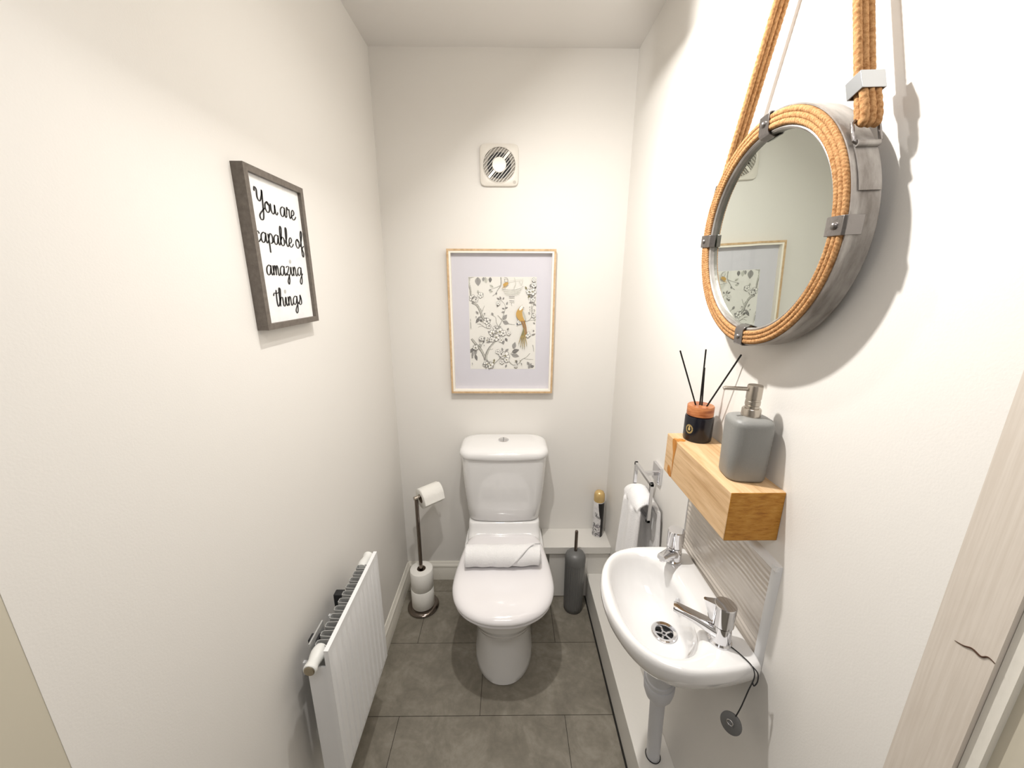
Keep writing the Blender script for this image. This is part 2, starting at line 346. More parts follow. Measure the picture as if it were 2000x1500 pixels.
# rolled towel on the lid
def roll_towel():
    mb = MB(); nx, na = 60, 150; x0, x1 = TX - .150, TX + .146; cy, cz = -.418, .4778; sx0 = .0370
    def f(u, v):
        a = v * 2 * PI * 3.6; r = .010 + (sx0 - .010) * v ** .8
        x = x0 + (x1 - x0) * u
        r += .0020 * math.sin(9 * u + a) + .0014 * math.sin(23 * u - 2 * a)
        a0 = a + 2.2
        return Vector((x + .006 * math.sin(a * .5) * (1 if u < .1 or u > .9 else .2), cy + r * 1.06 * math.cos(a0), cz + r * math.sin(a0) * (.98 if math.sin(a0) > 0 else .96)))
    mb.grid(f, nx, na)
    # diagonal folded flap over the right half
    def g(u, v):
        xe = x0 + .150 + .150 * v ** 1.1                 # diagonal free edge of the outer layer
        x = x0 - .002 + (xe - x0 + .002) * u
        r = sx0 + .0042 + .0010 * math.sin(17 * u + 5 * v) + .003 * u ** 8
        a = math.radians(252 - 215 * v)
        return Vector((x, cy + r * 1.06 * math.cos(a), cz + r * math.sin(a)))
    mb.grid(g, 30, 40)
    return mb
rt = mk('rolled_towel', roll_towel(), M_towel, sharp=80, recalc=False)
m_ = rt.modifiers.new('thick', 'SOLIDIFY'); m_.thickness = .0035; m_.offset = -1
tag(rt, 'white hand towel rolled up on the closed toilet lid', 'towel')

# ------------------------------------------------------------------ roll stand and rolls
RX, RY = .118, -.188
stand = thing('toilet_roll_stand', 'chrome toilet roll stand, dark reflections in its colour, in the left corner', 'toilet roll holder', (RX, RY, 0))
mk('base', MB().lathe([(.070, .0), (.074, .003), (.075, .008), (.070, .014), (.060, .017), (.012, .018)], (RX, RY, 0), n=48), M_chrome_darkrefl, stand)
mk('pole', MB().lathe([(.0085, .017), (.0085, .592), (.0075, .594)], (RX, RY, 0), n=20), M_chrome_darkrefl, stand)
th = math.radians(38); ad = Vector((math.cos(th), math.sin(th), .06)).normalized()
pt = Vector((RX, RY, .597)); mk('arm', MB().lathe([(.008, -.012), (.0095, -.010), (.0095, .008), (.0068, .010), (.0068, .128), (.006, .130)], pt, ad, 20), M_steel, stand)
def tp_roll(name, o, ax, r, h, label, group, tail=False):
    mb = MB(); ph = random.random() * 6
    prof = [(.0205, .001), (r - .002, 0), (r, .002), (r, h - .002), (r - .002, h), (.0205, h - .001)]
    mb.lathe(prof, o, ax, 56, rfun=lambda a: 1 + .004 * math.sin(3 * a + ph), caps=False)
    ax_ = Vector(ax).normalized()
    if tail:
        u = Vector((1, 0, 0)); u = (u - ax_ * u.dot(ax_)).normalized(); w = ax_.cross(u); o_ = Vector(o)
        side = Vector((-ax_.y, ax_.x, 0)) * -1  # towards the camera side
        def f(a_, b_):
            ang = b_ * 1.0
            p = o_ + ax_ * (.001 + (h - .002) * a_)
            if b_ < .45:
                t = b_ / .45 * 1.2; return p + (Vector((0, 0, 1)) * math.cos(t) + side * math.sin(t)) * (r + .0008)
            t = (b_ - .45) / .55
            return p + (Vector((0, 0, 1)) * math.cos(1.2) + side * math.sin(1.2)) * (r + .0008) + (Vector((0, 0, -1)) * .030 + side * .009) * t
        mb.grid(f, 10, 16)
    t_ = mk(name, mb, M_paper, sharp=50, recalc=False)
    tag(t_, label, 'toilet roll', group)
    core = MB().lathe([(.0206, .0005), (.0206, h - .0005), (.0192, h - .0005), (.0192, .0005), (.0206, .0005)], o, ax, 32, caps=False)
    mk('core', core, M_card, t_)
    return t_
tp_roll('toilet_roll', (RX, RY, .0185), (0, 0, 1), .0535, .100, 'spare white toilet roll at the bottom of the stand', 'toilet rolls on the stand')
tp_roll('toilet_roll', (RX + .001, RY + .001, .120), (0, 0, 1), .053, .100, 'spare white toilet roll stacked on top of the lower spare', 'toilet rolls on the stand')
tp_roll('toilet_roll', pt + ad * .018 - Vector((0, 0, .0125)), ad, .047, .098, 'white toilet roll in use hanging on the arm of the stand', 'toilet rolls on the stand', True)

# ------------------------------------------------------------------ toilet brush
BX, BY = .849, -.200
br = thing('toilet_brush', 'dark grey ribbed toilet brush holder with chrome handle on the floor', 'toilet brush', (BX, BY, 0))
rib = lambda a: 1 + .020 * (1 if math.sin(26 * a) > 0 else -.2)
b1 = MB(); b1.lathe([(.038, 0), (.0435, .003), (.0445, .03), (.0455, .15), (.0462, .262), (.0462, .266)], (BX, BY, 0), n=208, rfun=rib)
mk('holder', b1, M_brush, br, sharp=60)
mk('lid', MB().lathe([(.0455, .266), (.048, .267), (.0482, .285), (.0465, .299), (.041, .311), (.030, .320), (.014, .325), (.010, .326)], (BX, BY, 0), n=48), M_brush, br)
mk('handle', MB().lathe([(.0075, .322), (.0075, .428), (.0065, .432), (.003, .433)], (BX, BY, 0), n=20), M_chrome_darkrefl, br)

# ------------------------------------------------------------------ spray can
CX, CY, CZ = .984, -.048, .302
can = thing('spray_can', 'air freshener spray can with gold cap standing on the white ledge', 'spray can', (CX, CY, CZ))
RC = .0262; hb_ = .190
mk('can_body', MB().lathe([(.024, 0), (RC, .003), (RC, hb_), (.024, hb_ + .004), (.020, hb_ + .005)], (CX, CY, CZ), n=48), M_canwhite, can)
mk('cap', MB().lathe([(.0255, hb_ + .003), (.0262, hb_ + .008), (.0262, hb_ + .030), (.0245, hb_ + .043), (.019, hb_ + .053), (.010, hb_ + .0575), (.003, hb_ + .0585)], (CX, CY, CZ), n=40), M_cangold, can)
def cyl(u, h, r=RC + .0003): # u angle offset from direction to the camera (negative = left)
    a = math.atan2(-1.68, -.45) + u; return Vector((CX + r * math.cos(a), CY + r * math.sin(a), CZ + h))
lab = MB()
N_ = 20
for i in range(N_):     # black panel on the right with curved lower-left boundary
    h0, h1 = .0 + .19 * i / N_, .0 + .19 * (i + 1) / N_
    def left(h): return .55 if h < .105 else .55 - .62 * math.sqrt(min(1, (h - .105) / .085)) 
    for (a0, a1) in [(k / 6, (k + 1) / 6) for k in range(6)]:
        l0, l1 = left(h0), left(h1)
        lab.add([cyl(l0 + (1.5 - l0) * a0, h0), cyl(l0 + (1.5 - l0) * a1, h0), cyl(l1 + (1.5 - l1) * a1, h1), cyl(l1 + (1.5 - l1) * a0, h1)], [(0, 1, 2, 3)], 0)
for k in range(90):     # flower blotches
    u0 = random.uniform(-.95, .5); h0 = abs(random.gauss(.06, .012)) if random.random() < .6 else random.uniform(.008, .03); s_ = random.uniform(.0018, .0045); mi = random.choice([1, 1, 2])
    lab.add([cyl(u0 + s_ * 36 * math.cos(t) * .9, h0 + s_ * math.sin(t), RC + .0005) for t in [PI / 4 * j for j in range(8)]], [tuple(range(8))], mi)
# ------------------------------------------------------------------ hand lettering strokes
GL = {
 'Y': ([[(0, 1.6), (.12, 1.98), (.36, 1.8), (.34, 1.1), (.65, .85), (1.05, 1.4), (1.2, 1.95)], [(1.2, 1.95), (1.08, .6), (.9, -.6), (.5, -.85), (.35, -.45), (.9, .05), (1.35, .35)]], 1.3),
 'a': ([[(.9, .85), (.6, 1.0), (.2, .75), (.1, .3), (.32, .02), (.65, .2), (.9, .75)], [(.95, 1.0), (.88, .35), (1.02, .03), (1.3, .3)]], 1.22),
 'b': ([[(0, .2), (.3, .9), (.48, 1.75), (.3, 1.95), (.14, 1.4), (.12, .35), (.35, .0), (.72, .2), (.75, .7), (.45, .9), (.25, .65)], [(.74, .6), (1.0, .55)]], 1.0),
 'c': ([[(.8, .78), (.58, 1.0), (.2, .78), (.08, .35), (.3, 0), (.62, .08), (.95, .35)]], .9),
 'd': ([[(.9, .85), (.6, 1.0), (.2, .75), (.1, .3), (.32, .02), (.65, .2), (.9, .75)], [(.95, 1.95), (.88, .35), (1.02, .03), (1.3, .3)]], 1.22),
 'e': ([[(0, .32), (.5, .5), (.68, .8), (.48, 1.0), (.2, .75), (.12, .3), (.35, 0), (.68, .1), (1.0, .4)]], .95),
 'f': ([[(0, .2), (.35, .8), (.68, 1.65), (.55, 1.98), (.34, 1.5), (.3, .3), (.26, -.7), (.48, -.9), (.62, -.5), (.4, 0), (.85, .35)]], .9),
 'g': ([[(.9, .85), (.6, 1.0), (.2, .75), (.1, .35), (.32, .06), (.65, .25), (.9, .75)], [(.95, 1.0), (.92, .2), (.85, -.6), (.58, -.92), (.4, -.62), (.7, -.15), (1.25, .3)]], 1.2),
 'G': ([[(1.0, 1.6), (.62, 1.95), (.15, 1.3), (.15, .5), (.5, 0), (1.0, .3), (1.0, .9), (.6, .85)]], 1.2),
 'h': ([[(0, .2), (.36, 1.0), (.5, 1.75), (.3, 1.92), (.2, 1.3), (.16, 0)], [(.16, .35), (.42, .88), (.7, .92), (.76, .5), (.78, .1), (1.0, .02), (1.2, .3)]], 1.12),
 'i': ([[(0, .3), (.25, .95), (.24, .3), (.4, .02), (.68, .3)]], .6),
 'l': ([[(0, .3), (.36, 1.0), (.48, 1.78), (.3, 1.92), (.2, 1.2), (.2, .3), (.4, 0), (.7, .3)]], .62),
 'm': ([[(.1, 1.0), (.14, 0)], [(.14, .4), (.38, .95), (.55, .8), (.55, 0)], [(.55, .4), (.8, .97), (.98, .8), (.98, .15), (1.15, .02), (1.38, .3)]], 1.32),
 'n': ([[(.1, 1.0), (.14, 0)], [(.14, .4), (.4, .97), (.6, .8), (.6, .15), (.78, .02), (1.05, .3)]], 1.0),
 'o': ([[(.48, 1.0), (.15, .75), (.1, .3), (.4, 0), (.75, .25), (.75, .75), (.48, 1.0), (.6, .75), (1.0, .72)]], .95),
 'p': ([[(.1, .95), (.15, 0), (.12, -.9)], [(.14, .5), (.48, 1.0), (.8, .75), (.72, .2), (.35, .02)], [(.7, .15), (1.0, .3)]], .95),
 'r': ([[(0, .3), (.18, 1.08), (.35, .88), (.6, .92), (.55, .4), (.65, .05), (.95, .32)]], .85),
 's': ([[(0, .1), (.38, .6), (.48, 1.08), (.65, .6), (.6, .12), (.3, 0), (.1, .2)]], .75),
 't': ([[(.5, 1.75), (.4, .6), (.52, .05), (.85, .3)], [(-.1, 1.15), (.1, 1.42), (.5, 1.38), (1.0, 1.5)]], .78),
 'u': ([[(.1, .95), (.1, .3), (.35, 0), (.68, .3), (.8, .95)], [(.8, .95), (.8, .2), (1.0, .02), (1.25, .3)]], 1.15),
 'z': ([[(.08, .85), (.4, 1.0), (.72, .92), (.4, .45), (.15, .08), (.5, .1), (.58, -.4), (.36, -.9), (.18, -.6), (.55, -.05), (.95, .3)]], .9),
 ' ': ([], .5)}
def lettering(mb, text, fn, w=.16, m=None):
    """fn(x,y)->Vector maps glyph units into the place; returns list of i-dot positions"""
    x = 0; dots = []
    tot = sum(GL[c][1] for c in text)
    for c in text:
        for st_ in GL[c][0]:
            P = smooth_path([(a + x, b) for a, b in st_], 7)
            L = []; Rr = []
            for i, p in enumerate(P):
                t = (P[min(i + 1, len(P) - 1)] - P[max(i - 1, 0)]).normalized(); n = Vector((-t.y, t.x, 0))
                ww = w * (.34 + .75 * abs(t.y) ** 1.5) * .5 * (1 if 0 < i < len(P) - 1 else .6)
                L.append(p + n * ww); Rr.append(p - n * ww)
            k = len(P)
            mb.add([fn(q.x, q.y) for q in L + Rr], [(i, i + 1, k + i + 1, k + i) for i in range(k - 1)], m)
        if c == 'i': dots.append(fn(x + .28, 1.45))
        x += GL[c][1]
    return dots
lettering(lab, 'Glade', lambda x, y: cyl(-.62 + x * .24, .118 - x * .0035 + y * .0115, RC + .0007), .2, 0)
lettering(lab, 'clean', lambda x, y: cyl(.12 + x * .10, .168 + y * .005, RC + .0007), .22, 3) if False else None
mk('can_label', lab, [M_canblack, M_cangrey, M_brush, M_canwhite], can, recalc=False)

# ------------------------------------------------------------------ basin
ZB = .835
outer_ctl = [(1.020, -1.163), (.98, -1.172), (.92, -1.179), (.865, -1.176), (.815, -1.153), (.780, -1.110), (.760, -1.055), (.754, -1.000), (.760, -.945), (.780, -.890), (.815, -.847), (.865, -.826), (.92, -.821), (.98, -.823), (1.020, -.828)]
def outl(ctl, N=128):
    P = smooth_path(ctl, 8); P = [Vector((min(p.x, 1.0215), p.y, 0)) for p in P]
    return resample(P, N, True)
OO = outl(outer_ctl)
BC = Vector((.868, -1.0, 0)); DR = Vector((.903, -1.004, 0))
def supere(a, hx0, hx1, hy, e=2.5):
    c, s_ = math.cos(a), math.sin(a)
    x = math.copysign(abs(c) ** (2 / e), c) * (hx1 if c > 0 else hx0); y = math.copysign(abs(s_) ** (2 / e), s_) * hy
    return BC + Vector((x, y, 0))
N = 128
# parameterise both outlines by angle about BC for tidy lofting
def byangle(P):
    out = []
    for k in range(N):
        a = 2 * PI * k / N; d = Vector((math.cos(a), math.sin(a), 0)); best = None
        for i in range(len(P)):
            p, q = P[i] - BC, P[(i + 1) % len(P)] - BC
            e = q - p; det = d.x * (-e.y) + e.x * d.y
            if abs(det) < 1e-12: continue
            t = (p.x * (-e.y) + e.x * p.y) / det; s2 = (d.x * p.y - d.y * p.x) / det
            if t > 0 and -1e-6 <= s2 <= 1 + 1e-6: best = t if best is None else max(best, t)
        out.append(BC + d * best)
    return out
OA = byangle(OO)
IA = byangle([supere(2 * PI * i / 360, .092, .080, .150, 2.35) for i in range(360)])
def ringz(P, z, inset=0, c=BC): return [tuple((c + (p - c) * (1 - inset / (p - c).length)).to_3d() + Vector((0, 0, z))) for p in P]
def lerpr(A, B, t, z): return [tuple(a.lerp(b, t) + Vector((0, 0, z))) for a, b in zip(A, B)]
DA = [DR + Vector((math.cos(2 * PI * k / N), math.sin(2 * PI * k / N), 0)) * .028 for k in range(N)]
def under(P, s_, z, dx=0): # underside ring shrunk toward the wall side
    c = Vector((.93 + dx, -1.0, 0)); return [tuple(c + (p - c) * s_ + Vector((0, 0, z))) for p in P]
bs = MB()
rings = [under(OA, .30, .690), under(OA, .45, .697), under(OA, .62, .715), under(OA, .78, .742), under(OA, .90, .770), under(OA, .965, .790), under(OA, .985, .800),
         ringz(OA, .806, .001), ringz(OA, .820, 0), ringz(OA, .829, .0015), ringz(OA, .8335, .005), ringz(OA, ZB, .010), lerpr(OA, IA, .75, ZB - .0005),
         lerpr(OA, IA, .97, ZB - .0025), ringz(IA, .829, .003), ringz(IA, .820, .008)]
for t, z in [(.12, .800), (.25, .777), (.40, .758), (.55, .747), (.70, .7405), (.85, .7365), (1.0, .7345)]:
    rings.append(lerpr(IA, DA, t * 1.0, z))
rings = [[(min(x, 1.0208), y, z) for x, y, z in r] for r in rings]
bs.loft(rings, True, False)
basin = thing('wash_basin', 'small white ceramic cloakroom basin fixed to the right wall', 'basin', (.9, -1.0, .69))
mk('bowl', bs, M_ceramic, basin, sharp=60)
# overflow slot on the wall side of the bowl
ov = MB().lathe([(.0095, 0), (.0095, .0012), (.006, .0016)], (.9362, -.985, .803), (-1, 0, .45), 20)
mk('overflow', ov, M_chrome, basin)
dr = MB()
dr.lathe([(.0295, .7355), (.0295, .7375), (.027, .7388), (.0205, .7372), (.0195, .735), (.0195, .722), (.0, .722)], (DR.x, DR.y, 0), n=40, caps=False)
dr.lathe([(.0193, .7235), (.0001, .7236)], (DR.x, DR.y, 0), n=24, m=1, caps=False)
for k in range(5):
    a = 2 * PI * k / 5 + .3; d = Vector((math.cos(a), math.sin(a), 0)); n_ = Vector((-d.y, d.x, 0)); b0 = Vector((DR.x, DR.y, .731))
    dr.add([b0 + d * .005 + n_ * .0022, b0 + d * .0195 + n_ * .0022, b0 + d * .0195 - n_ * .0022, b0 + d * .005 - n_ * .0022], [(0, 1, 2, 3)])
dr.lathe([(.0065, .7310), (.0065, .7325), (.0035, .7325), (.0035, .7310)], (DR.x, DR.y, 0), n=20, caps=False)
mk('drain', dr, [M_chrome, M_black], basin)['label'] = 'chrome waste with cross-barred strainer'
def tap(name, base, d, label, label_h):
    d = Vector(d).normalized(); s_ = Vector((-d.y, d.x, 0)); b = Vector(base)
    t_ = thing(name, label, 'tap', b, 'pillar taps on the basin')
    body = MB().lathe([(.0225, 0), (.0225, .003), (.0195, .006), (.0185, .030), (.0175, .040)], b, n=32)
    secs = [(l * (1.12 if label_h else .92), a, b_2, z) for l, a, b_2, z in [(0.0, .0165, .012, .022), (.012, .0160, .012, .024), (.028, .0140, .0105, .030), (.045, .0125, .009, .036), (.062, .0120, .008, .041), (.076, .0118, .0075, .0445), (.082, .0100, .006, .0455)]]
    rings = []
    for L_, hw, hh, z in secs:
        rr_ = []
        for k in range(24):
            a = 2 * PI * k / 24; c, sn = math.cos(a), math.sin(a)
            rr_.append(b + d * L_ + s_ * (math.copysign(abs(c) ** .6, c) * hw) + Vector((0, 0, z + math.copysign(abs(sn) ** .6, sn) * hh)))
        rings.append(rr_)
    body.loft(rings)
    body.lathe([(.0072, 0), (.0072, -.008), (.005, -.008)], b + d * (.080 if label_h else .067) + Vector((0, 0, .042)), n=20)
    mk('spout_body', body, M_chrome, t_, sharp=40)
    hd = MB().lathe([(.0165, .041), (.0205, .044), (.0205, .087), (.019, .089), (.001, .0895)], b, n=40)
    if label_h:
        fin = []
        for z in (.046, .060, .074, .088):
            L_ = .024 + (z - .046) * .33
            fin.append([b + s_ * .014 + Vector((0, 0, z)), b + d * L_ + s_ * .004 + Vector((0, 0, z)), b + d * (L_ + .002) + Vector((0, 0, z)), b + d * L_ - s_ * .004 + Vector((0, 0, z)), b - s_ * .014 + Vector((0, 0, z))])
        hd.loft(fin)
    mk('handle', hd, M_chrome, t_, sharp=30)
    return t_
tap('pillar_tap', (.963, -1.112, ZB), (-.075, .036, 0), 'chrome pillar tap nearer the door with long spout over the waste', True)
tap('pillar_tap', (.966, -.877, ZB), (-.055, -.050, 0), 'chrome pillar tap at the far end of the basin', False)
# chain and plug
ch = thing('basin_plug', 'black plug on a ball chain hanging off the near end of the basin', 'plug', (.985, -1.176, .69))
pth = smooth_path([(.975, -1.128, .8375), (.984, -1.145, .8385), (.993, -1.166, .8375), (.9935, -1.177, .833), (.993, -1.180, .820), (.988, -1.179, .79), (.982, -1.178, .75), (.976, -1.177, .722)], 10)
bd = resample(pth, 92, False); cm = MB()
for p in bd: cm.lathe(lathe_beads(0, .0013, 4), p, n=6, caps=False)
cm.tube(pth, .0003, 5)
lp = smooth_path([(.9935, -1.172, .8385), (.999, -1.179, .832), (1.000, -1.181, .815), (.996, -1.180, .803), (.992, -1.1795, .812)], 8)
for p in resample(lp, 34, False): cm.lathe(lathe_beads(0, .0013, 4), p, n=6, caps=False)
mk('chain', cm, M_dark, ch)
pa = Vector((-.75, -.55, .35)).normalized(); pc = Vector((.972, -1.174, .700))
pl = MB().lathe([(.0165, -.006), (.018, -.002), (.0195, 0), (.0195, .003), (.017, .0045), (.007, .005), (.006, .009), (.003, .010)], pc, pa, 32)
mk('plug_disc', pl, M_brush, ch)
mk('ring', MB().tube([pc + pa * .010 + Vector((0, 0, .006)) + (Vector((0, 0, 1)) * math.cos(t) + pa.cross(Vector((0, 0, 1))) * math.sin(t)) * .006 for t in [2 * PI * i / 20 for i in range(20)]], .0009, 8, True), M_chrome, ch)
# waste pipe
wp = thing('waste_trap', 'white plastic trap and waste pipe under the basin', 'waste pipe', (.975, -.890, HB))
def axpt(t): return Vector((.905, -1.0, .688)).lerp(Vector((.977, -.889, HB)), t)
ax_ = (axpt(1) - axpt(0)).normalized()
tr = MB().lathe([(.030, -.004), (.0345, 0), (.0345, .035), (.0325, .038), (.0325, .125), (.0355, .128), (.0360, .142)], axpt(0), ax_, 40)
mk('trap_body', tr, M_pipe, wp)
nt_ = MB().lathe([(.0370, .142), (.0385, .145), (.0375, .180), (.034, .200), (.028, .216), (.0215, .228), (.0205, .235)], axpt(0), ax_, 48, rfun=lambda a: 1 + .012 * (1 if math.sin(14 * a) > 0 else 0))
mk('compression_nut', nt_, M_pipe, wp)
Lp = (axpt(1) - axpt(0)).length
mk('pipe', MB().lathe([(.0195, .225), (.0195, Lp - .002)], axpt(0), ax_, 32), M_pipe, wp)
mk('sealant_ring', MB().tube([Vector((.977, -.889, HB + .0012)) + Vector((math.cos(t) * .0215, math.sin(t) * .0225, 0)) for t in [2 * PI * i / 32 for i in range(32)]], .0012, 8, True), M_dark, wp)
# two short clips beneath the basin
mk('wall_bracket', MB().box((.995, -1.11, .755), (W, -1.085, .785)), M_plastic, basin, bevel=.002)

# ------------------------------------------------------------------ splashback
sp = thing('tiled_splashback', 'rippled beige tile splashback with white edge trim behind the basin', 'splashback', (W - .004, -.97, .82))
y0, y1, z0, z1 = -1.136, -.812, .790, 1.028
tl = MB()
def ripple(u, v):
    y = y0 + (y1 - y0) * u; z = z0 + (z1 - z0) * v
    w_ = math.sin((z + .0022 * math.sin(y * 26) + .0012 * math.sin(y * 51 + 2) + .02 * y) * 2 * PI / .0125 + 1.0 * math.sin(y * 9 + z * 30)) * .5 + .5
    w_ *= .55 + .45 * math.sin(z * 61 + y * 7)
    return Vector((W - .008 - .0016 * max(w_, 0), y, z))
tl.grid(ripple, 90, 130); tl.box((W - .0078, y0, z0), (W, y1, z1))
mk('tile', tl, M_wavetile, sp, sharp=80)
tt = MB()
qp = lambda c: [(W, 0), (W - .012, 0), (W - .012, .001), (W - .0105, .006), (W - .007, .0095), (W, .011)]
tt.loft([[(x, y, z1 + d) for x, d in qp(0)] for y in (y1 + .008, y0 - .010)]); tt.loft([[(x, y0 - d, z) for x, d in qp(0)] for z in (z0, z1 + .010)])
tt.loft([[(x, y1 + d * .8, z) for x, d in qp(0)] for z in (z0, z1 + .010)])
mk('edge_trim', tt, M_trim, sp, sharp=50)

# ------------------------------------------------------------------ oak shelf
SX = .931; SY0, SY1 = -1.120, -.838; SZ0, SZ1 = 1.075, 1.175
shf = MB()
shf.box((SX, SY0, SZ0), (W, SY1, SZ1)); shf.mi[2] = 1; shf.mi[4] = 1
oshelf = mk('oak_shelf', shf, [M_oak, M_oakend_shaded], bevel=.002, flat=False, sharp=30, recalc=False)
tag(oshelf, 'chunky oak beam shelf on the right wall above the basin', 'shelf')
stn = MB()
def blob(fn, pts, m=0):
    P = resample(smooth_path(pts, 6, True), 40); c = sum(P, Vector()) / len(P)
    stn.add([fn(c.x, c.y)] + [fn(p.x, p.y) for p in P], [(0, i + 1, (i + 1) % 40 + 1) for i in range(40)], m)
ft = lambda a, b: Vector((SX - .0004, a, b)); tp_ = lambda a, b: Vector((a, b, SZ1 + .0004))
blob(ft, [(-.872, 1.174), (-.894, 1.174), (-.892, 1.150), (-.888, 1.128), (-.886, 1.105), (-.8845, 1.085), (-.882, 1.110), (-.880, 1.140), (-.874, 1.155)])
blob(ft, [(-.862, 1.100), (-.875, 1.098), (-.884, 1.082), (-.880, 1.0762), (-.868, 1.077), (-.860, 1.085)])
blob(tp_, [(.9320, -.872), (.9320, -.893), (.940, -.890), (.948, -.893), (.955, -.885), (.948, -.874), (.940, -.876)])
stp = mk('wood_stain', stn, M_stain, oshelf, recalc=False); stp['label'] = 'dark honey-coloured stain on the far end'

# ------------------------------------------------------------------ soap dispenser
DX, DY = .9855, -1.055
soap = thing('soap_dispenser', 'matt grey soap dispenser with brushed steel pump on the oak shelf', 'soap dispenser', (DX, DY, SZ1))
def sq(hx, hy, z, rot=-.12, e=3.6, n=56):
    out = []
    for i in range(n):
        a = 2 * PI * i / n; c, s_ = math.cos(a), math.sin(a); x = math.copysign(abs(c) ** (2 / e), c) * hx; y = math.copysign(abs(s_) ** (2 / e), s_) * hy
        out.append((DX + x * math.cos(rot) - y * math.sin(rot), DY + x * math.sin(rot) + y * math.cos(rot), z))
    return out
sb = MB(); sb.loft([sq(.030, .028, SZ1 + .0005), sq(.0335, .0315, SZ1 + .002), sq(.035, .033, SZ1 + .006), sq(.0362, .034, SZ1 + .06), sq(.037, .0345, SZ1 + .108), sq(.0365, .034, SZ1 + .114), sq(.034, .0315, SZ1 + .1185), sq(.028, .026, SZ1 + .1215), sq(.015, .014, SZ1 + .1235)])
mk('bottle', sb, M_soap, soap, sharp=60)
z_ = SZ1 + .122
mk('collar', MB().lathe([(.0155, 0), (.0163, .001), (.0163, .014), (.0150, .0162), (.010, .0165)], (DX, DY, z_), n=36), M_steel, soap)
pm = MB().lathe([(.0120, .016), (.0120, .022), (.0128, .023), (.0128, .030), (.0122, .0305), (.0122, .034), (.0130, .0345), (.0130, .058), (.0122, .060), (.001, .060)], (DX, DY, z_), n=36)
nd = Vector((-1, .20, 0)).normalized()
pm.tube([Vector((DX, DY, z_ + .052)) + nd * t for t in (.006, .03, .050)] + [Vector((DX, DY, z_ + .0505)) + nd * .0535], .0038, 14)
mk('pump', pm, M_steel, soap)
# ------------------------------------------------------------------ reed diffuser
JX, JY = .986, -.875
dif = thing('reed_diffuser', 'navy glass reed diffuser jar with wooden collar and black reeds on the oak shelf', 'reed diffuser', (JX, JY, SZ1))
RJ = .0315
mk('jar', MB().lathe([(.028, 0), (.0305, .001), (RJ, .004), (RJ, .056), (.0300, .060), (.027, .0615)], (JX, JY, SZ1), n=48), M_jar, dif)
mk('wooden_collar', MB().lathe([(.0275, .0617), (.0292, .0625), (.0292, .084), (.0282, .0855), (.001, .0855)], (JX, JY, SZ1), n=40), M_lidwood, dif)
em = MB()
ea = math.atan2(-.45, -.90)
def je(u, v, k=.0004): a = ea + u / RJ; return Vector((JX + (RJ + k) * math.cos(a), JY + (RJ + k) * math.sin(a), SZ1 + .031 + v))
for i in range(22):
    a = 2 * PI * i / 22; r0, r1 = .0062, .0095; da = .10
    em.add([je(r0 * math.cos(a - da), r0 * math.sin(a - da) * 1.2), je(r1 * math.cos(a - da * .6), r1 * math.sin(a - da * .6) * 1.2), je(r1 * math.cos(a + da * .9), r1 * math.sin(a + da * .9) * 1.2), je(r0 * math.cos(a + da), r0 * math.sin(a + da) * 1.2)], [(0, 1, 2, 3)])
em.add([je(.0030 * math.cos(t), .0042 * math.sin(t)) for t in [2 * PI * j / 14 for j in range(14)]], [tuple(range(14))])
em.add([je(.0018 * math.cos(t), .0020 * math.sin(t) + .0055) for t in [2 * PI * j / 10 for j in range(10)]], [tuple(range(10))])
mk('emblem', em, M_gold, dif, recalc=False)
top = Vector((JX, JY, SZ1 + .084))
for (bx, by), tip in [((-.004, .001), (.920, -.878, 1.390)), ((-.001, .003), (.9745, -.885, 1.394)), ((.002, -.002), (.9775, -.884, 1.352)), ((.004, -.001), (1.0215, -.940, 1.392))]:
    mk('reed', MB().tube([top + Vector((bx, by, -.02)), Vector(tip)], .0018, 8), M_stick, dif)

# ------------------------------------------------------------------ mirror
a_, b_ = .006, .0276
mc = Vector((W - .055, -1.0031, 1.6177)); n = Vector((-math.cos(b_) * math.cos(a_), math.sin(a_) * math.cos(b_), -math.sin(b_)))
e1 = Vector((0, 0, 1)).cross(n).normalized(); e2 = n.cross(e1)
mir = thing('round_mirror', 'round rope-trimmed metal mirror hung on the right wall above the shelf', 'mirror', mc)
RM = .193; TD = .040
mk('mirror_glass', MB().lathe([(.1625, -.008), (.0001, -.0078)], mc, n, 96, caps=False), M_mirror, mir, flat=True)
mk('drum_frame', MB().lathe([(.158, -.012), (.1615, -.0075), (.1615, -.001), (.1640, .001), (.1670, .0), (.1672, -.004), (.1905, -.004), (.1915, .001), (.1935, .001), (.1940, -.002), (.1940, -.010), (RM, -.012), (RM, -TD + .003), (RM - .003, -TD), (.15, -TD), (.15, -.014)], mc, n, 128, caps=False), M_zinc, mir, sharp=40)
def ring_pt(ang, r, h): return mc + n * h + (e1 * math.cos(ang) + e2 * math.sin(ang)) * r
for k, r in enumerate((.1715, .1790, .1865)):
    rp = MB(); NS = 1100
    P = [ring_pt(2 * PI * i / NS, r, .0012) for i in range(NS)]
    rp.tube(P, (lambda k: lambda i, a: .0043 * (1 + .15 * abs(math.sin(i * 2 * PI * 110 / 1100 + (a if math.cos(a + 1.2) > 0 else -a) * 1.0 + k)) - .03))(k), 14, True)
    mk('rope_coil', rp, M_rope, mir, sharp=80)
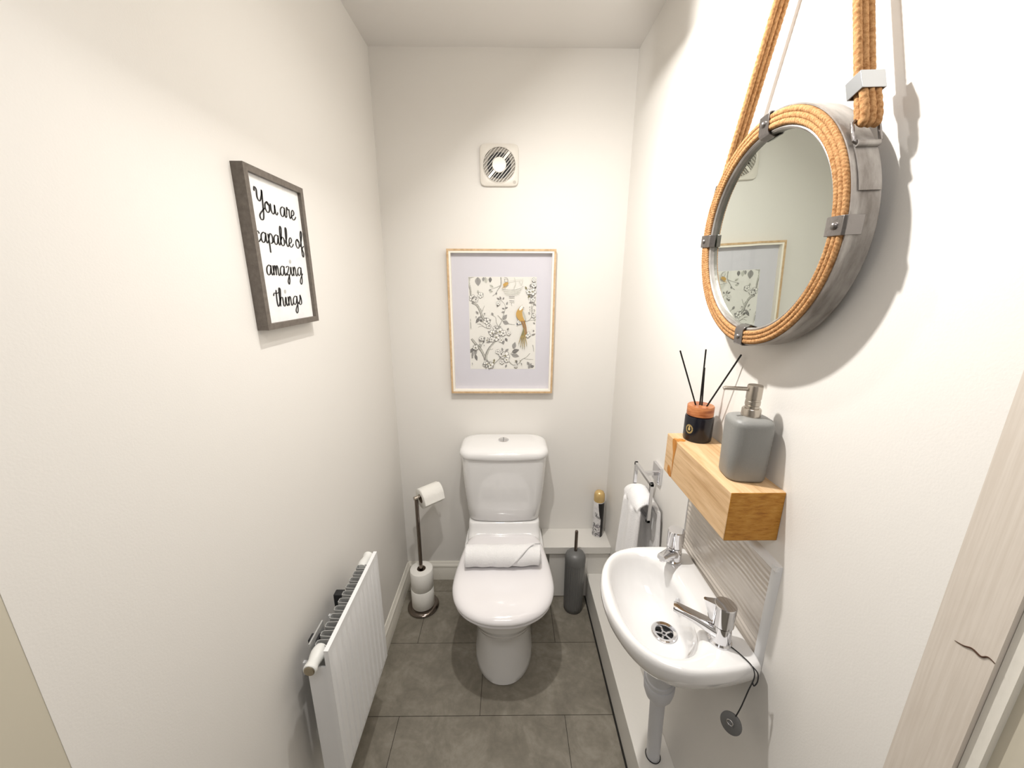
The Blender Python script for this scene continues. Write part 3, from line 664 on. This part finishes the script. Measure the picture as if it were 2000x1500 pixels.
for ang in (93, -2, -92, 177):
    A = math.radians(ang); cl = MB(); hw = .0125
    prof = [(.1560, -.006), (.1600, .004), (.1660, .0072), (.1925, .0072), (.1955, .004), (.1960, -.018), (.1945, -.018), (.1940, .002), (.1915, .0055), (.1665, .0055), (.1610, .002), (.1575, -.007)]
    tg = -e1 * math.sin(A) + e2 * math.cos(A)
    cl.loft([[ring_pt(A, r, h) + tg * (hw * s_) for r, h in prof] for s_ in (-1, 1)])
    cpart = mk('clip', cl, M_clip, mir, bevel=.0006)
    rv = MB().lathe([(.0052, 0), (.0048, .002), (.0032, .0036), (.0008, .0043)], ring_pt(A, .179, .0070), n, 20)
    mk('rivet', rv, M_clip, cpart)
# strap brackets, rings, rope strap
hook = Vector((W - .024, -1.008, 2.215))
def side_bracket(sgn):
    A = math.radians(90 - sgn * 62) if sgn > 0 else math.radians(152)
    ang = A; mid = -TD * .5
    tg = -e1 * math.sin(ang) + e2 * math.cos(ang); rad = e1 * math.cos(ang) + e2 * math.sin(ang)
    up = tg if tg.z > 0 else -tg
    hwid = .0145
    tb = MB()
    for (d0, d1) in ((-.060, .0),):
        rings = []
        for i in range(9):
            t = d0 + (d1 - d0) * i / 8; aa = ang + (t / RM) * (1 if up.dot(tg) > 0 else -1)
            rings.append([ring_pt(aa, RM + .0005, mid - hwid), ring_pt(aa, RM + .0005, mid + hwid), ring_pt(aa, RM + .0030, mid + hwid), ring_pt(aa, RM + .0030, mid - hwid)])
        tb.loft(rings)
    aa = ang; tb.tube([ring_pt(aa, RM + .005, mid - hwid), ring_pt(aa, RM + .005, mid + hwid)], .0042, 14)
    tab = mk('strap_tab', tb, M_zinc, mir)
    # rectangular ring standing up from the tab
    base = ring_pt(ang, RM + .005, mid); dirs = (hook - base); dirs = (dirs - n * dirs.dot(n)).normalized()
    w2, h2 = .0175, .030
    c = [base - n * w2, base + n * w2, base + n * w2 + dirs * h2, base - n * w2 + dirs * h2]
    path = []
    for i in range(4):
        p, q = c[i], c[(i + 1) % 4]
        for t in (.12, .3, .5, .7, .88): path.append(p.lerp(q, t))
    mk('strap_ring', MB().tube(path, .0022, 10, True), M_clip, tab)
    return base + dirs * (h2 - .001), dirs
def cord(P, r, ph, mbx):
    L = sum((P[i + 1] - P[i]).length for i in range(len(P) - 1)); NS = int(L / .0016); Q = resample(P, NS, False)
    mbx.tube(Q, lambda i, a: r * (1 + .16 * abs(math.sin(i * .52 + (a if math.cos(a) > 0 else -a) + ph)) - .03), 12)
straps = []
for sgn in (1, -1):
    b0, dd = side_bracket(sgn); hx = Vector((1, 0, 0))
    side = dd.cross(hx).normalized()
    mb = MB(); tops = hook + Vector((0, -.012 * sgn, -.004))
    for k in (-1, 0, 1):
        o_ = -n * (k * .0086) ; off2 = side * .0052
        cord([b0 + o_ - off2 * 0, tops + hx * (k * .0086)], .0045, k, mb)
    # doubled tail from ring to collar
    dist = .050 if sgn > 0 else .022
    for k in (-1, 0, 1):
        o_ = -n * (k * .0086); s2 = side * (-.0092 if side.y * -sgn > 0 else -.0092)
        cord(smooth_path([b0 + o_ * .9 + dd * .0 + side * -.001, b0 + o_ - dd * .006 + side * -.005, b0 + o_ + side * -.0092 + dd * .006, b0 + o_ + side * -.0095 + dd * .04, b0 + o_ + side * -.0088 + dd * dist], 6), .0045, k + 2, mb)
    stp = mk('rope_strap', mb, M_rope, mir, sharp=80)
    if sgn < 0: continue
    cc = b0 + dd * (dist - .005) + side * -.0045
    bb = MB(); hx_, hs_, hl_ = .0155, .0115, .0115
    ring_ = lambda t, f: [cc + dd * t - n * (sx * hx_ * f) + side * (sy * hs_ * f) for sx, sy in ((-1, -1), (1, -1), (1, 1), (-1, 1))]
    bb.loft([ring_(-hl_, 1), ring_(hl_, 1), ring_(hl_, .90), ring_(-hl_, .90)], False, False, True)
    mk('strap_collar', bb, M_alu, stp, bevel=.0008)
hk = thing('wall_hook', 'wall peg that the mirror rope hangs from, above the photo', 'hook', (W, -1.008, 2.207))
mk('peg', MB().lathe([(.020, 0), (.020, .004), (.0085, .008), (.0085, .044), (.014, .048), (.014, .052), (.008, .056)], (W, -1.008, 2.207), (-1, 0, 0), 28), M_clip, hk)

# ------------------------------------------------------------------ towel ring and hand towel
tr_ = thing('towel_ring', 'square chrome towel ring on the right wall beside the shelf', 'towel ring', (W, -.585, .925))
mk('wall_plate', MB().box((W - .010, -.615, .900), (W, -.555, .960)), M_chrome, tr_, bevel=.0015)
xr = W - .052
mk('arm', MB().box((xr, -.591, .924), (W - .009, -.579, .936)), M_chrome, tr_, bevel=.001)
rg = MB(); ya, yb, za, zb, t2 = -.668, -.512, .797, .937, .0055
rg.box((xr - t2, ya, zb - 2 * t2), (xr + t2, yb, zb)).box((xr - t2, ya, za), (xr + t2, yb, za + 2 * t2)).box((xr - t2, ya, za), (xr + t2, ya + 2 * t2, zb)).box((xr - t2, yb - 2 * t2, za), (xr + t2, yb, zb))
mk('ring_bar', rg, M_chrome, tr_, bevel=.001)
def hang():
    mb = MB(); R0 = .030
    def f(u, v):
        s_ = u * 2 - 1
        wv = .5 + .5 * (abs(v - .5) * 2) ** .8          # narrow at the crown, wider below
        yc = -.588
        y = yc + s_ * .070 * (0.84 + .42 * (abs(v - .5) * 2) ** .7)
        L = .62; d = (v - .5) * L
        fold = .006 * math.sin(s_ * 7 + 1) + .004 * math.sin(s_ * 13 + d * 9)
        crown = .045 * (1 - s_ * s_ * .55)
        if abs(d) < .07:
            a = d / .07 * PI / 2
            x = xr - math.sin(a) * -1 * R0 * 0 + math.sin(a) * R0
            z = za + .032 + crown * math.cos(a) + fold * .3
        else:
            x = xr + math.copysign(R0 + (abs(d) - .07) * .03, d) + fold * .8
            z = za + .032 - (abs(d) - .07) * 1.0
        x = min(x, W - .008)
        if d < 0: y += -.012 * 0; x -= .006 * (1 - s_ * s_)
        return Vector((x, y, z))
    mb.grid(f, 36, 90); return mb
ht = mk('hand_towel', hang(), M_towel, sharp=80, recalc=False)
m_ = ht.modifiers.new('thick', 'SOLIDIFY'); m_.thickness = .014; m_.offset = 0
m2 = ht.modifiers.new('sub', 'SUBSURF'); m2.levels = 1; m2.render_levels = 1
tag(ht, 'white hand towel hanging over the chrome towel ring', 'towel')

# ------------------------------------------------------------------ radiator
rad = thing('radiator', 'small white panel radiator on the left wall', 'radiator', (.08, -.83, .26))
ry0, ry1, rz0, rz1, rx = -1.010, -.662, .262, .692, .106
pn = MB(); nr = 11; pitch = (ry1 - ry0 - .02) / nr
def rprof(y):
    t = ((y - ry0 - .01) / pitch) % 1
    if y < ry0 + .012 or y > ry1 - .012: return 0
    return .0036 * max(0, min(1, (.5 - abs(t - .5)) / .12 - .9)) 
NY, NZ = 200, 24
def pf(u, v):
    y = ry0 + (ry1 - ry0) * u; z = rz0 + (rz1 - rz0) * v
    e = max(0, min(1, min((z - rz0 - .012) / .006, (rz1 - .020 - z) / .050)))
    return Vector((rx + rprof(y) * e, y, z))
zs_ = [0, .01, .028, .034, .04, .046, .052, .06] + [.1 + .8 * i / 8 for i in range(9)] + [.925, .93, .938, .944, .95, .955, .97, 1]
vs = [pf(i / NY, z) for i in range(NY + 1) for z in zs_]; k_ = len(zs_)
pn.add(vs, [(i * k_ + j, (i + 1) * k_ + j, (i + 1) * k_ + j + 1, i * k_ + j + 1) for i in range(NY) for j in range(k_ - 1)])
pn.box((rx - .011, ry0, rz0), (rx - .0002, ry1, rz1))
mk('front_panel', pn, M_rad, rad, sharp=30)
cv = MB(); P = []; nf = 11; fp = (ry1 - ry0 - .06) / nf
for i in range(nf):
    yy = ry0 + .03 + i * fp
    for q in [(rx - .012, yy), (rx - .045, yy + fp * .08), (rx - .048, yy + fp * .15), (rx - .048, yy + fp * .5), (rx - .045, yy + fp * .58), (rx - .012, yy + fp * .66)]: P.append(q)
m = len(P); vs = [(x, y, z) for z in (rz0 + .03, rz1 - .018) for x, y in P]
cv.add(vs, [(i, i + 1, m + i + 1, m + i) for i in range(m - 1)])
cf = mk('convector_fins', cv, M_fin, rad, flat=True, recalc=False); mm = cf.modifiers.new('thick', 'SOLIDIFY'); mm.thickness = .0016
cf['label'] = 'grey corrugated convector fins'
mk('end_cover', MB().box((rx - .060, ry0 + .006, rz0 + .012), (rx - .011, ry0 + .010, rz1 - .055)), M_rad, rad, bevel=.001)
mk('back_rail', MB().box((rx - .064, ry0 + .03, rz1 - .05), (rx - .060, ry0 + .10, rz1 - .014)), M_fin, rad)
for yy in (ry0 + .055, ry0 + .20):
    wb_ = mk('wall_bracket', MB().box((.026, yy, rz1 - .15), (rx - .054, yy + .022, rz1 - .030)), M_dark, rad, bevel=.002)
    mk('bracket_foot', MB().box((0, yy + .006, rz1 - .15), (.026, yy + .014, rz1 - .11)), M_rad, wb_)
def vent(y, d, name, brass):
    v_ = MB().lathe([(.014, -.006), (.0165, 0), (.0180, .010), (.0165, .022), (.0140, .032), (.0140, .040), (.0160, .046), (.0160, .052), (.0145, .054)], (rx - .036, y, rz1 - .030), (0, d, 0), 28)
    p_ = mk(name, v_, M_plastic, rad)
    if brass: mk('vent_cap', MB().lathe([(.0125, .0538), (.0125, .0555), (.011, .0568), (.001, .057)], (rx - .036, y, rz1 - .030), (0, d, 0), 24), M_brass, p_)
vent(ry0 + .030, -1, 'end_fitting', True)
vent(ry1 - .035, 1, 'end_fitting', True)
vl = MB().tube([(rx - .03, ry0 + .02, rz0 + .02), (rx - .03, ry0 + .02, .015), (rx - .03, ry0 + .02, .0)], .0075, 14).lathe([(.013, 0), (.014, .01), (.014, .045), (.012, .05)], (rx - .03, ry0 + .02, rz0 - .03), n=24)
mk('supply_pipe', vl, M_plastic, rad)

# ------------------------------------------------------------------ lettered sign, left wall
sg = thing('lettered_sign', 'taupe framed sign with black script lettering on the left wall', 'sign', (0, -.797, 1.438))
sy0, sy1, sz0, sz1, sd, fw_ = -.908, -.686, 1.437, 1.760, .024, .013
fr = MB()
def frame_mb(mb, axis_pts):
    mb.loft(axis_pts, closed=True, cap0=False, cap1=False)
def mitred(y0, y1, z0, z1, prof, plane='x'):
    rings = []
    for (sy_, sz_) in ((0, 0), (1, 0), (1, 1), (0, 1)):
        r = []
        for ins, dep in prof:
            yy = (y0 + ins) if sy_ == 0 else (y1 - ins); zz = (z0 + ins) if sz_ == 0 else (z1 - ins)
            r.append((dep, yy, zz) if plane == 'x' else (yy, -dep, zz))
        rings.append(r)
    mb = MB(); mb.loft(rings, closed=True); return mb
mk('frame', mitred(sy0, sy1, sz0, sz1, [(0, 0), (0, sd), (fw_, sd), (fw_, .012), (fw_, 0)]), M_taupe, sg, sharp=30)
bk = MB().box((0.001, sy0 + fw_ - .001, sz0 + fw_ - .001), (.016, sy1 - fw_ + .001, sz1 - fw_ + .001))
mk('paper', bk, M_signpaper, sg)
tx = MB(); dots = []
for text, (ya_, yb_), (zb0, zb1), hs2 in [('You are', (-.872, -.722), (1.681, 1.681), .0215), ('capable of', (-.893, -.700), (1.617, 1.617), .021), ('amazing', (-.872, -.724), (1.551, 1.551), .021), ('things', (-.858, -.745), (1.483, 1.483), .021)]:
    tot = sum(GL[c][1] for c in text)
    dots += lettering(tx, text, (lambda ya_, yb_, zb0, tot, hs2: lambda x, y: Vector((.0164, ya_ + (yb_ - ya_) * (x / tot), zb0 + y * hs2)))(ya_, yb_, zb0, tot, hs2), .23, 0)
for d in dots: tx.add([d + Vector((.0, .0045 * math.cos(t), .0045 * math.sin(t) + .002)) for t in [2 * PI * j / 14 for j in range(14)]], [tuple(range(14))], 1)
mk('lettering', tx, [M_ink, M_dot], sg, recalc=False, flat=True)

# ------------------------------------------------------------------ bird picture, back wall
pc_ = thing('framed_picture', 'light wood framed blossom and bird print above the toilet', 'picture', (.504, 0, 1.043))
px0, px1, pz0, pz1 = .2715, .7355, 1.0430, 1.6750
mk('frame', mitred(px0, px1, pz0, pz1, [(0, 0), (0, .030), (.0085, .030), (.0085, .022), (.0085, 0)], 'y'), M_ash, pc_, sharp=30)
mk('inner_lip', mitred(px0 + .0085, px1 - .0085, pz0 + .0085, pz1 - .0085, [(0, .001), (0, .0285), (.0075, .0285), (.0075, .001)], 'y'), M_lip, pc_, sharp=30)
mk('mount', MB().box((px0 + .014, -.006, pz0 + .014), (px1 - .014, -.001, pz1 - .014)), M_mat, pc_)
qx0, qx1, qz0, qz1 = .3590, .6560, 1.1530, 1.5620
art = MB()
art.box((qx0, -.0065, qz0), (qx1, -.0055, qz1), 0)
random.seed(3)
lay = [0]
def A(px, py, k=None):       # drawing coordinates of the print
    u = (px - 175) / 975; v = 1 - (py - 90) / 1310
    u = min(max(u, .004), .996); v = min(max(v, .003), .997)
    return Vector((qx0 + u * (qx1 - qx0), -.0066 - .000012 * lay[0] * 1.0, qz0 + v * (qz1 - qz0)))
def stroke(pts, w0, w1, m):
    lay[0] += 1; P = smooth_path(pts, 7); L, Rr = [], []; k = len(P)
    for i, p in enumerate(P):
        t = (P[min(i + 1, k - 1)] - P[max(i - 1, 0)]).normalized(); nn = Vector((-t.y, t.x, 0)); w = (w0 + (w1 - w0) * i / (k - 1)) * (.85 + .3 * random.random()) / 2
        L.append(p + nn * w); Rr.append(p - nn * w)
    art.add([A(q.x, q.y) for q in L + Rr], [(i, i + 1, k + i + 1, k + i) for i in range(k - 1)], m)
def poly(pts, m): lay[0] += 1; art.add([A(*p) for p in pts], [tuple(range(len(pts)))], m)
def leaf(x, y, ang, L, wd, m):
    a = math.radians(ang); c, s_ = math.cos(a), math.sin(a); pts = []
    for i in range(9): t = i / 8; pts.append((t * L, wd / 2 * math.sin(PI * t ** .85)))
    pts += [(p, -q) for p, q in pts[-2:0:-1]]
    poly([(x + p * c - q * s_, y - (p * s_ + q * c)) for p, q in pts], m)
    stroke([(x, y), (x + L * .9 * c, y - L * .9 * s_)], 5, 2, 2 if m != 2 else 1)
def flower(x, y, r, rot=0, centre=5):
    for k in range(5):
        a = rot + 2 * PI * k / 5; cx, cy = x + r * .58 * math.cos(a), y + r * .58 * math.sin(a)
        poly([(cx + r * .50 * math.cos(t), cy + r * .50 * math.sin(t)) for t in [2 * PI * j / 10 for j in range(10)]], 2 if k % 2 else 1)
        poly([(cx + r * .37 * math.cos(t), cy + r * .37 * math.sin(t)) for t in [2 * PI * j / 10 for j in range(10)]], 3)
    poly([(x + r * .20 * math.cos(t), y + r * .20 * math.sin(t)) for t in [2 * PI * j / 8 for j in range(8)]], centre)
# materials: 0 paper 1 mid grey 2 dark grey 3 white 4 gold 5 olive 6 light green-grey 7 pale blue 8 brown-grey
branches = [
 ([(185, 92), (180, 180), (200, 260), (205, 340)], 34, 22), ([(185, 110), (225, 100), (260, 92)], 12, 6),
 ([(215, 440), (290, 480), (335, 560), (365, 640), (400, 690)], 26, 40), ([(365, 570), (385, 520), (400, 485)], 10, 5), ([(370, 560), (350, 540), (345, 520)], 9, 5),
 ([(290, 740), (350, 755), (400, 790), (440, 800)], 8, 12), ([(300, 790), (340, 775), (390, 780)], 6, 9), ([(320, 730), (345, 750)], 6, 6),
 ([(200, 955), (260, 1030), (320, 1095), (370, 1180), (405, 1270)], 30, 42), ([(330, 1100), (350, 1040), (385, 1000), (395, 940)], 14, 6), ([(345, 1060), (310, 1000)], 9, 5),
 ([(405, 1270), (420, 1180), (470, 1080), (560, 985)], 42, 22), ([(450, 1110), (490, 1110), (520, 1100)], 9, 5),
 ([(560, 985), (590, 900), (600, 800), (640, 720), (660, 680)], 18, 10), ([(520, 620), (560, 650), (570, 720), (600, 780)], 8, 10), ([(590, 620), (620, 650), (655, 690)], 9, 13),
 ([(660, 690), (760, 740), (840, 750)], 14, 6), ([(650, 680), (680, 600), (700, 520), (690, 460), (640, 410)], 9, 6), ([(640, 410), (600, 440)], 6, 4),
 ([(640, 95), (640, 200), (600, 260), (560, 320), (520, 350)], 16, 6), ([(640, 205), (570, 235), (500, 255)], 9, 4),
 ([(1080, 480), (1090, 560), (1090, 620), (1060, 680), (1000, 705), (930, 700)], 10, 12), ([(1090, 640), (1130, 540)], 8, 4), ([(1060, 690), (1130, 680)], 7, 4),
 ([(480, 1390), (540, 1320), (600, 1260), (660, 1220)], 12, 10), ([(700, 1200), (760, 1290), (820, 1340), (900, 1320), (950, 1260), (1020, 1220), (1070, 1165)], 14, 6), ([(985, 1245), (1050, 1255), (1120, 1258)], 7, 5),
 ([(780, 1180), (840, 1100), (850, 1020)], 9, 5), ([(1110, 330), (1090, 400), (1110, 470), (1085, 520)], 9, 7), ([(1110, 100), (1100, 200), (1080, 300)], 7, 5), ([(215, 1240), (220, 1100), (230, 1050)], 10, 4),
 ([(1110, 1040), (1120, 1090), (1125, 1140)], 10, 5)]
for pts, w0, w1 in branches:
    stroke(pts, w0 * 1.05, w1 * 1.05, 8); 
    stroke([(x + w0 * .16, y) for x, y in pts], w0 * .38, w1 * .38, 6)
for l in [(310, 95, -88, 120, 85, 1), (415, 95, -80, 85, 60, 6), (490, 95, -95, 75, 45, 2), (395, 95, -100, 60, 40, 1), (325, 650, 235, 100, 42, 2), (350, 640, 200, 60, 30, 1), (300, 600, 120, 50, 26, 1),
          (665, 680, 50, 95, 55, 1), (665, 705, -20, 95, 62, 1), (820, 1100, 75, 105, 62, 1), (800, 1150, 20, 115, 60, 2), (790, 1180, -15, 125, 62, 1), (660, 1130, 100, 50, 30, 1), (610, 1160, 110, 60, 34, 2), (700, 1140, 40, 65, 36, 1),
          (240, 1080, 230, 110, 46, 2), (260, 1090, 265, 120, 46, 1), (250, 1180, 285, 100, 42, 2), (220, 1130, 260, 120, 34, 1), (660, 960, -80, 80, 50, 1), (700, 940, -60, 60, 38, 2), (480, 990, 200, 60, 34, 1), (490, 880, 140, 60, 34, 1),
          (370, 1010, 60, 40, 24, 2), (330, 990, 120, 45, 26, 1), (390, 960, 80, 36, 22, 1), (530, 230, 150, 60, 34, 6), (520, 290, 170, 55, 40, 6), (500, 260, 200, 40, 20, 1), (580, 300, 250, 40, 18, 2),
          (700, 520, 20, 42, 22, 2), (690, 530, 160, 40, 22, 2), (690, 570, 190, 46, 28, 1), (720, 470, 70, 46, 26, 1), (600, 470, 240, 40, 24, 8), (640, 400, 110, 50, 26, 8), (620, 400, 150, 50, 26, 8), (665, 400, 60, 40, 22, 8),
          (1050, 1390, 60, 90, 50, 1), (1080, 1370, 20, 60, 40, 2), (1060, 1340, 120, 60, 40, 1), (1010, 260, 120, 50, 28, 5), (1060, 230, 80, 50, 30, 1), (1120, 250, 60, 50, 30, 2), (1100, 350, 200, 50, 30, 1), (1060, 330, 230, 50, 28, 5),
          (1085, 430, 200, 44, 24, 2), (1110, 450, -40, 48, 26, 1), (1120, 690, 30, 44, 34, 6), (1110, 720, -30, 34, 24, 1), (870, 1310, 90, 48, 26, 2), (880, 1370, 200, 52, 26, 6), (720, 1330, -110, 52, 26, 1), (520, 620, 110, 46, 36, 1), (455, 700, 30, 46, 34, 1), (370, 700, 160, 50, 34, 2),
          (500, 1330, 45, 55, 30, 5), (440, 1300, 120, 50, 32, 1), (530, 1290, 80, 44, 26, 5), (640, 1300, -60, 44, 26, 6), (350, 340, 40, 46, 50, 1), (310, 310, 90, 42, 30, 6), (740, 890, 20, 48, 30, 8), (730, 830, 60, 42, 26, 8), (1090, 900, 20, 60, 24, 8), (1115, 850, 80, 30, 22, 8)]:
    leaf(*l)
for fl_ in [(230, 380, 48, 0, 2), (275, 400, 36, 1, 2), (345, 340, 40, .4, 1), (430, 700, 48, .3, 2), (460, 770, 36, 1, 2), (510, 870, 46, .5, 5), (565, 930, 56, .2, 5), (620, 850, 58, 0, 5), (560, 800, 40, .9, 2), (670, 870, 44, .4, 2), (640, 970, 36, .1, 5), (500, 960, 38, 1, 2),
            (700, 1200, 66, .3, 5), (640, 1180, 40, 1, 2), (720, 1260, 40, .6, 5), (590, 1140, 34, .2, 2), (410, 1330, 44, .2, 2), (480, 1340, 50, .8, 5), (650, 1290, 34, .3, 2), (1095, 290, 50, .1, 5), (1040, 290, 38, .8, 5), (1110, 200, 36, .4, 2), (1100, 400, 34, 1, 2),
            (1030, 890, 44, .2, 7), (905, 710, 36, .7, 7), (260, 1080, 40, .3, 2), (350, 950, 36, .6, 2), (1115, 620, 30, .2, 2), (600, 450, 28, .2, 8), (860, 1350, 26, .2, 2), (1110, 130, 30, .6, 6), (750, 870, 30, .1, 8)]:
    flower(*fl_)
for k in range(70):
    bx, by = random.choice([(560, 880), (600, 820), (500, 940), (430, 720), (700, 1210), (640, 1180), (430, 1330), (1090, 300), (1100, 420), (250, 400), (240, 1100), (360, 980), (1090, 560), (900, 1300), (520, 1330), (350, 620)])
    leaf(bx + random.gauss(0, 38), by + random.gauss(0, 38), random.uniform(0, 360), random.uniform(18, 34), random.uniform(10, 18), random.choice([1, 2, 1, 8, 5]))
# lattice basket at the top
for y_ in (255, 275, 295, 312): stroke([(665 + (y_ - 255) * .6, y_), (800, y_ + 14), (945 - (y_ - 255) * .8, y_ - 6)], 4, 4, 6)
for x_ in range(680, 940, 26): stroke([(x_, 250), (800 + (x_ - 800) * .8, 335)], 3, 3, 6)
stroke([(650, 250), (700, 262), (800, 268), (900, 250), (960, 215)], 6, 5, 1)
stroke([(680, 180), (800, 140), (950, 120)], 4, 4, 6); stroke([(830, 100), (850, 170), (820, 240)], 8, 5, 6); stroke([(900, 140), (930, 190), (955, 110)], 6, 4, 6); stroke([(755, 355), (835, 358)], 14, 12, 1); stroke([(760, 412), (830, 418)], 10, 10, 1); stroke([(793, 445), (790, 470)], 12, 4, 1)
poly([(670, 190), (700, 165), (740, 160), (745, 190), (700, 215), (675, 220)], 4); stroke([(690, 100), (730, 110), (740, 150), (700, 160), (690, 120)], 8, 8, 1); stroke([(660, 240), (700, 225), (740, 175)], 9, 4, 4)
# the bird
body = smooth_path([(920, 500), (945, 485), (962, 505), (952, 540), (968, 580), (985, 640), (980, 700), (950, 712), (910, 690), (872, 645), (858, 590), (885, 530)], 5, True); body = [(p.x, p.y) for p in body]
poly(body, 4)
poly([(905, 520), (925, 490), (950, 482), (965, 500), (950, 520), (925, 545), (900, 545)], 3)
stroke([(895, 540), (905, 505), (930, 485)], 6, 5, 1); stroke([(955, 500), (978, 512)], 12, 3, 2); stroke([(940, 480), (950, 466)], 5, 2, 1)
poly([(945, 560), (970, 560), (1000, 630), (998, 680), (985, 690), (955, 630)], 6); stroke([(950, 560), (975, 620), (992, 685)], 5, 3, 1)
poly([(930, 690), (990, 700), (1010, 780), (1020, 870), (990, 900), (975, 830), (955, 760)], 9)
stroke([(955, 700), (985, 770), (1005, 870)], 10, 6, 8)
for tp2 in [(895, 1030), (925, 1075), (955, 1095), (985, 1100), (1020, 1060)]:
    stroke([(975, 800), (965 + (tp2[0] - 965) * .5, 920), tp2], 16, 5, 5); stroke([(980, 810), (972 + (tp2[0] - 965) * .5, 920), (tp2[0] + 6, tp2[1] - 30)], 7, 3, 4)
poly([(868, 725), (885, 735), (880, 755), (866, 748)], 10)
stroke([(195, 665), (196, 700)], 8, 6, 1); stroke([(196, 715), (200, 800)], 10, 8, 1); stroke([(205, 1300), (210, 1330)], 12, 10, 1)
amats = [mat('print_paper', rgb(232, 230, 224), .8), mat('print_mid_grey', rgb(158, 156, 153), .8), mat('print_dark_grey', rgb(116, 114, 112), .8), mat('print_white', rgb(244, 242, 236), .8), mat('print_gold', rgb(200, 160, 88), .8), mat('print_olive', rgb(136, 130, 92), .8),
         mat('print_pale_grey', rgb(200, 200, 190), .8), mat('print_pale_blue', rgb(176, 196, 196), .8), mat('print_brown_grey', rgb(146, 142, 138), .8), mat('print_amber', rgb(158, 116, 60), .8), mat('print_slate', rgb(70, 78, 96), .8)]
mk('print', art, amats, pc_, recalc=False, flat=True)['label'] = 'grey blossom branches with a gold long-tailed bird'
mk('glass', MB().add([(px0 + .015, -.024, pz0 + .015), (px1 - .015, -.024, pz0 + .015), (px1 - .015, -.024, pz1 - .015), (px0 + .015, -.024, pz1 - .015)], [(0, 1, 2, 3)]), M_glass, pc_, flat=True)

# ------------------------------------------------------------------ extractor fan
FX, FZ = .4955, 1.996
fan = thing('extractor_fan', 'small square white extractor fan with diagonal louvres on the end wall', 'extractor fan', (FX, 0, FZ - .077))
fb = MB()
def sqr(h, e, y, nn=72):
    out = []
    for i in range(nn):
        t = 2 * PI * i / nn; c, s_ = math.cos(t), math.sin(t); r = h / (abs(c) ** e + abs(s_) ** e) ** (1 / e); out.append((FX + r * c, y, FZ + r * s_))
    return out
fb.loft([sqr(.0775, 9, 0), sqr(.078, 9, -.008), sqr(.0765, 9, -.0125), sqr(.073, 8, -.014), sqr(.0685, 2, -.0145), sqr(.0665, 2, -.0165), sqr(.0645, 2, -.0160), sqr(.063, 2, -.004)], True, False)
mk('housing', fb, M_fan, fan, sharp=35)
du = MB().lathe([(.0625, .004), (.048, .0045), (.047, .001)], (FX, 0, FZ), (0, -1, 0), 48, caps=False)
mk('duct_funnel', MB().lathe([(.063, .0105), (.048, .0045), (.047, .002)], (FX, 0, FZ), (0, -1, 0), 48, caps=False), M_fan2, fan)
mk('duct_opening', MB().lathe([(.0485, .0050), (.0001, .0048)], (FX, 0, FZ), (0, -1, 0), 40, caps=False), M_black, fan, flat=True)
lv = MB(); dg = Vector((1, 0, 1.12)).normalized(); dn = Vector((-dg.z, 0, dg.x))
def bar(off, hw, y0_, y1_, mbx):
    L_ = math.sqrt(max(.0635 ** 2 - off * off, 0)); c = Vector((FX, 0, FZ)) + dn * off
    pts = [c + dg * sx * L_ + dn * sy * hw for sx, sy in ((-1, -1), (1, -1), (1, 1), (-1, 1))]
    mbx.loft([[p + Vector((0, y0_, 0)) for p in pts], [p + Vector((0, y1_, 0)) for p in pts]])
for k in range(-6, 7):
    if k == 0: bar(0, .0045, -.011, -.0165, lv)
    else: bar(k * .0098, .0008, -.012, -.0158, lv)
mk('louvre_grille', lv, M_fan, fan, flat=True)
mk('centre_disc', MB().lathe([(.0285, .006), (.0285, .0165), (.0265, .0180), (.0001, .0185)], (FX, 0, FZ), (0, -1, 0), 48, caps=False), M_fan, fan)
mk('badge', MB().lathe([(.0065, .0135), (.006, .0148), (.0001, .0149)], (FX + .062, 0, FZ - .063), (0, -1, 0), 24, caps=False), mat('badge_grey', rgb(188, 182, 172), .5), fan)

for o in bpy.data.objects:
    if '_org' in o: del o['_org']
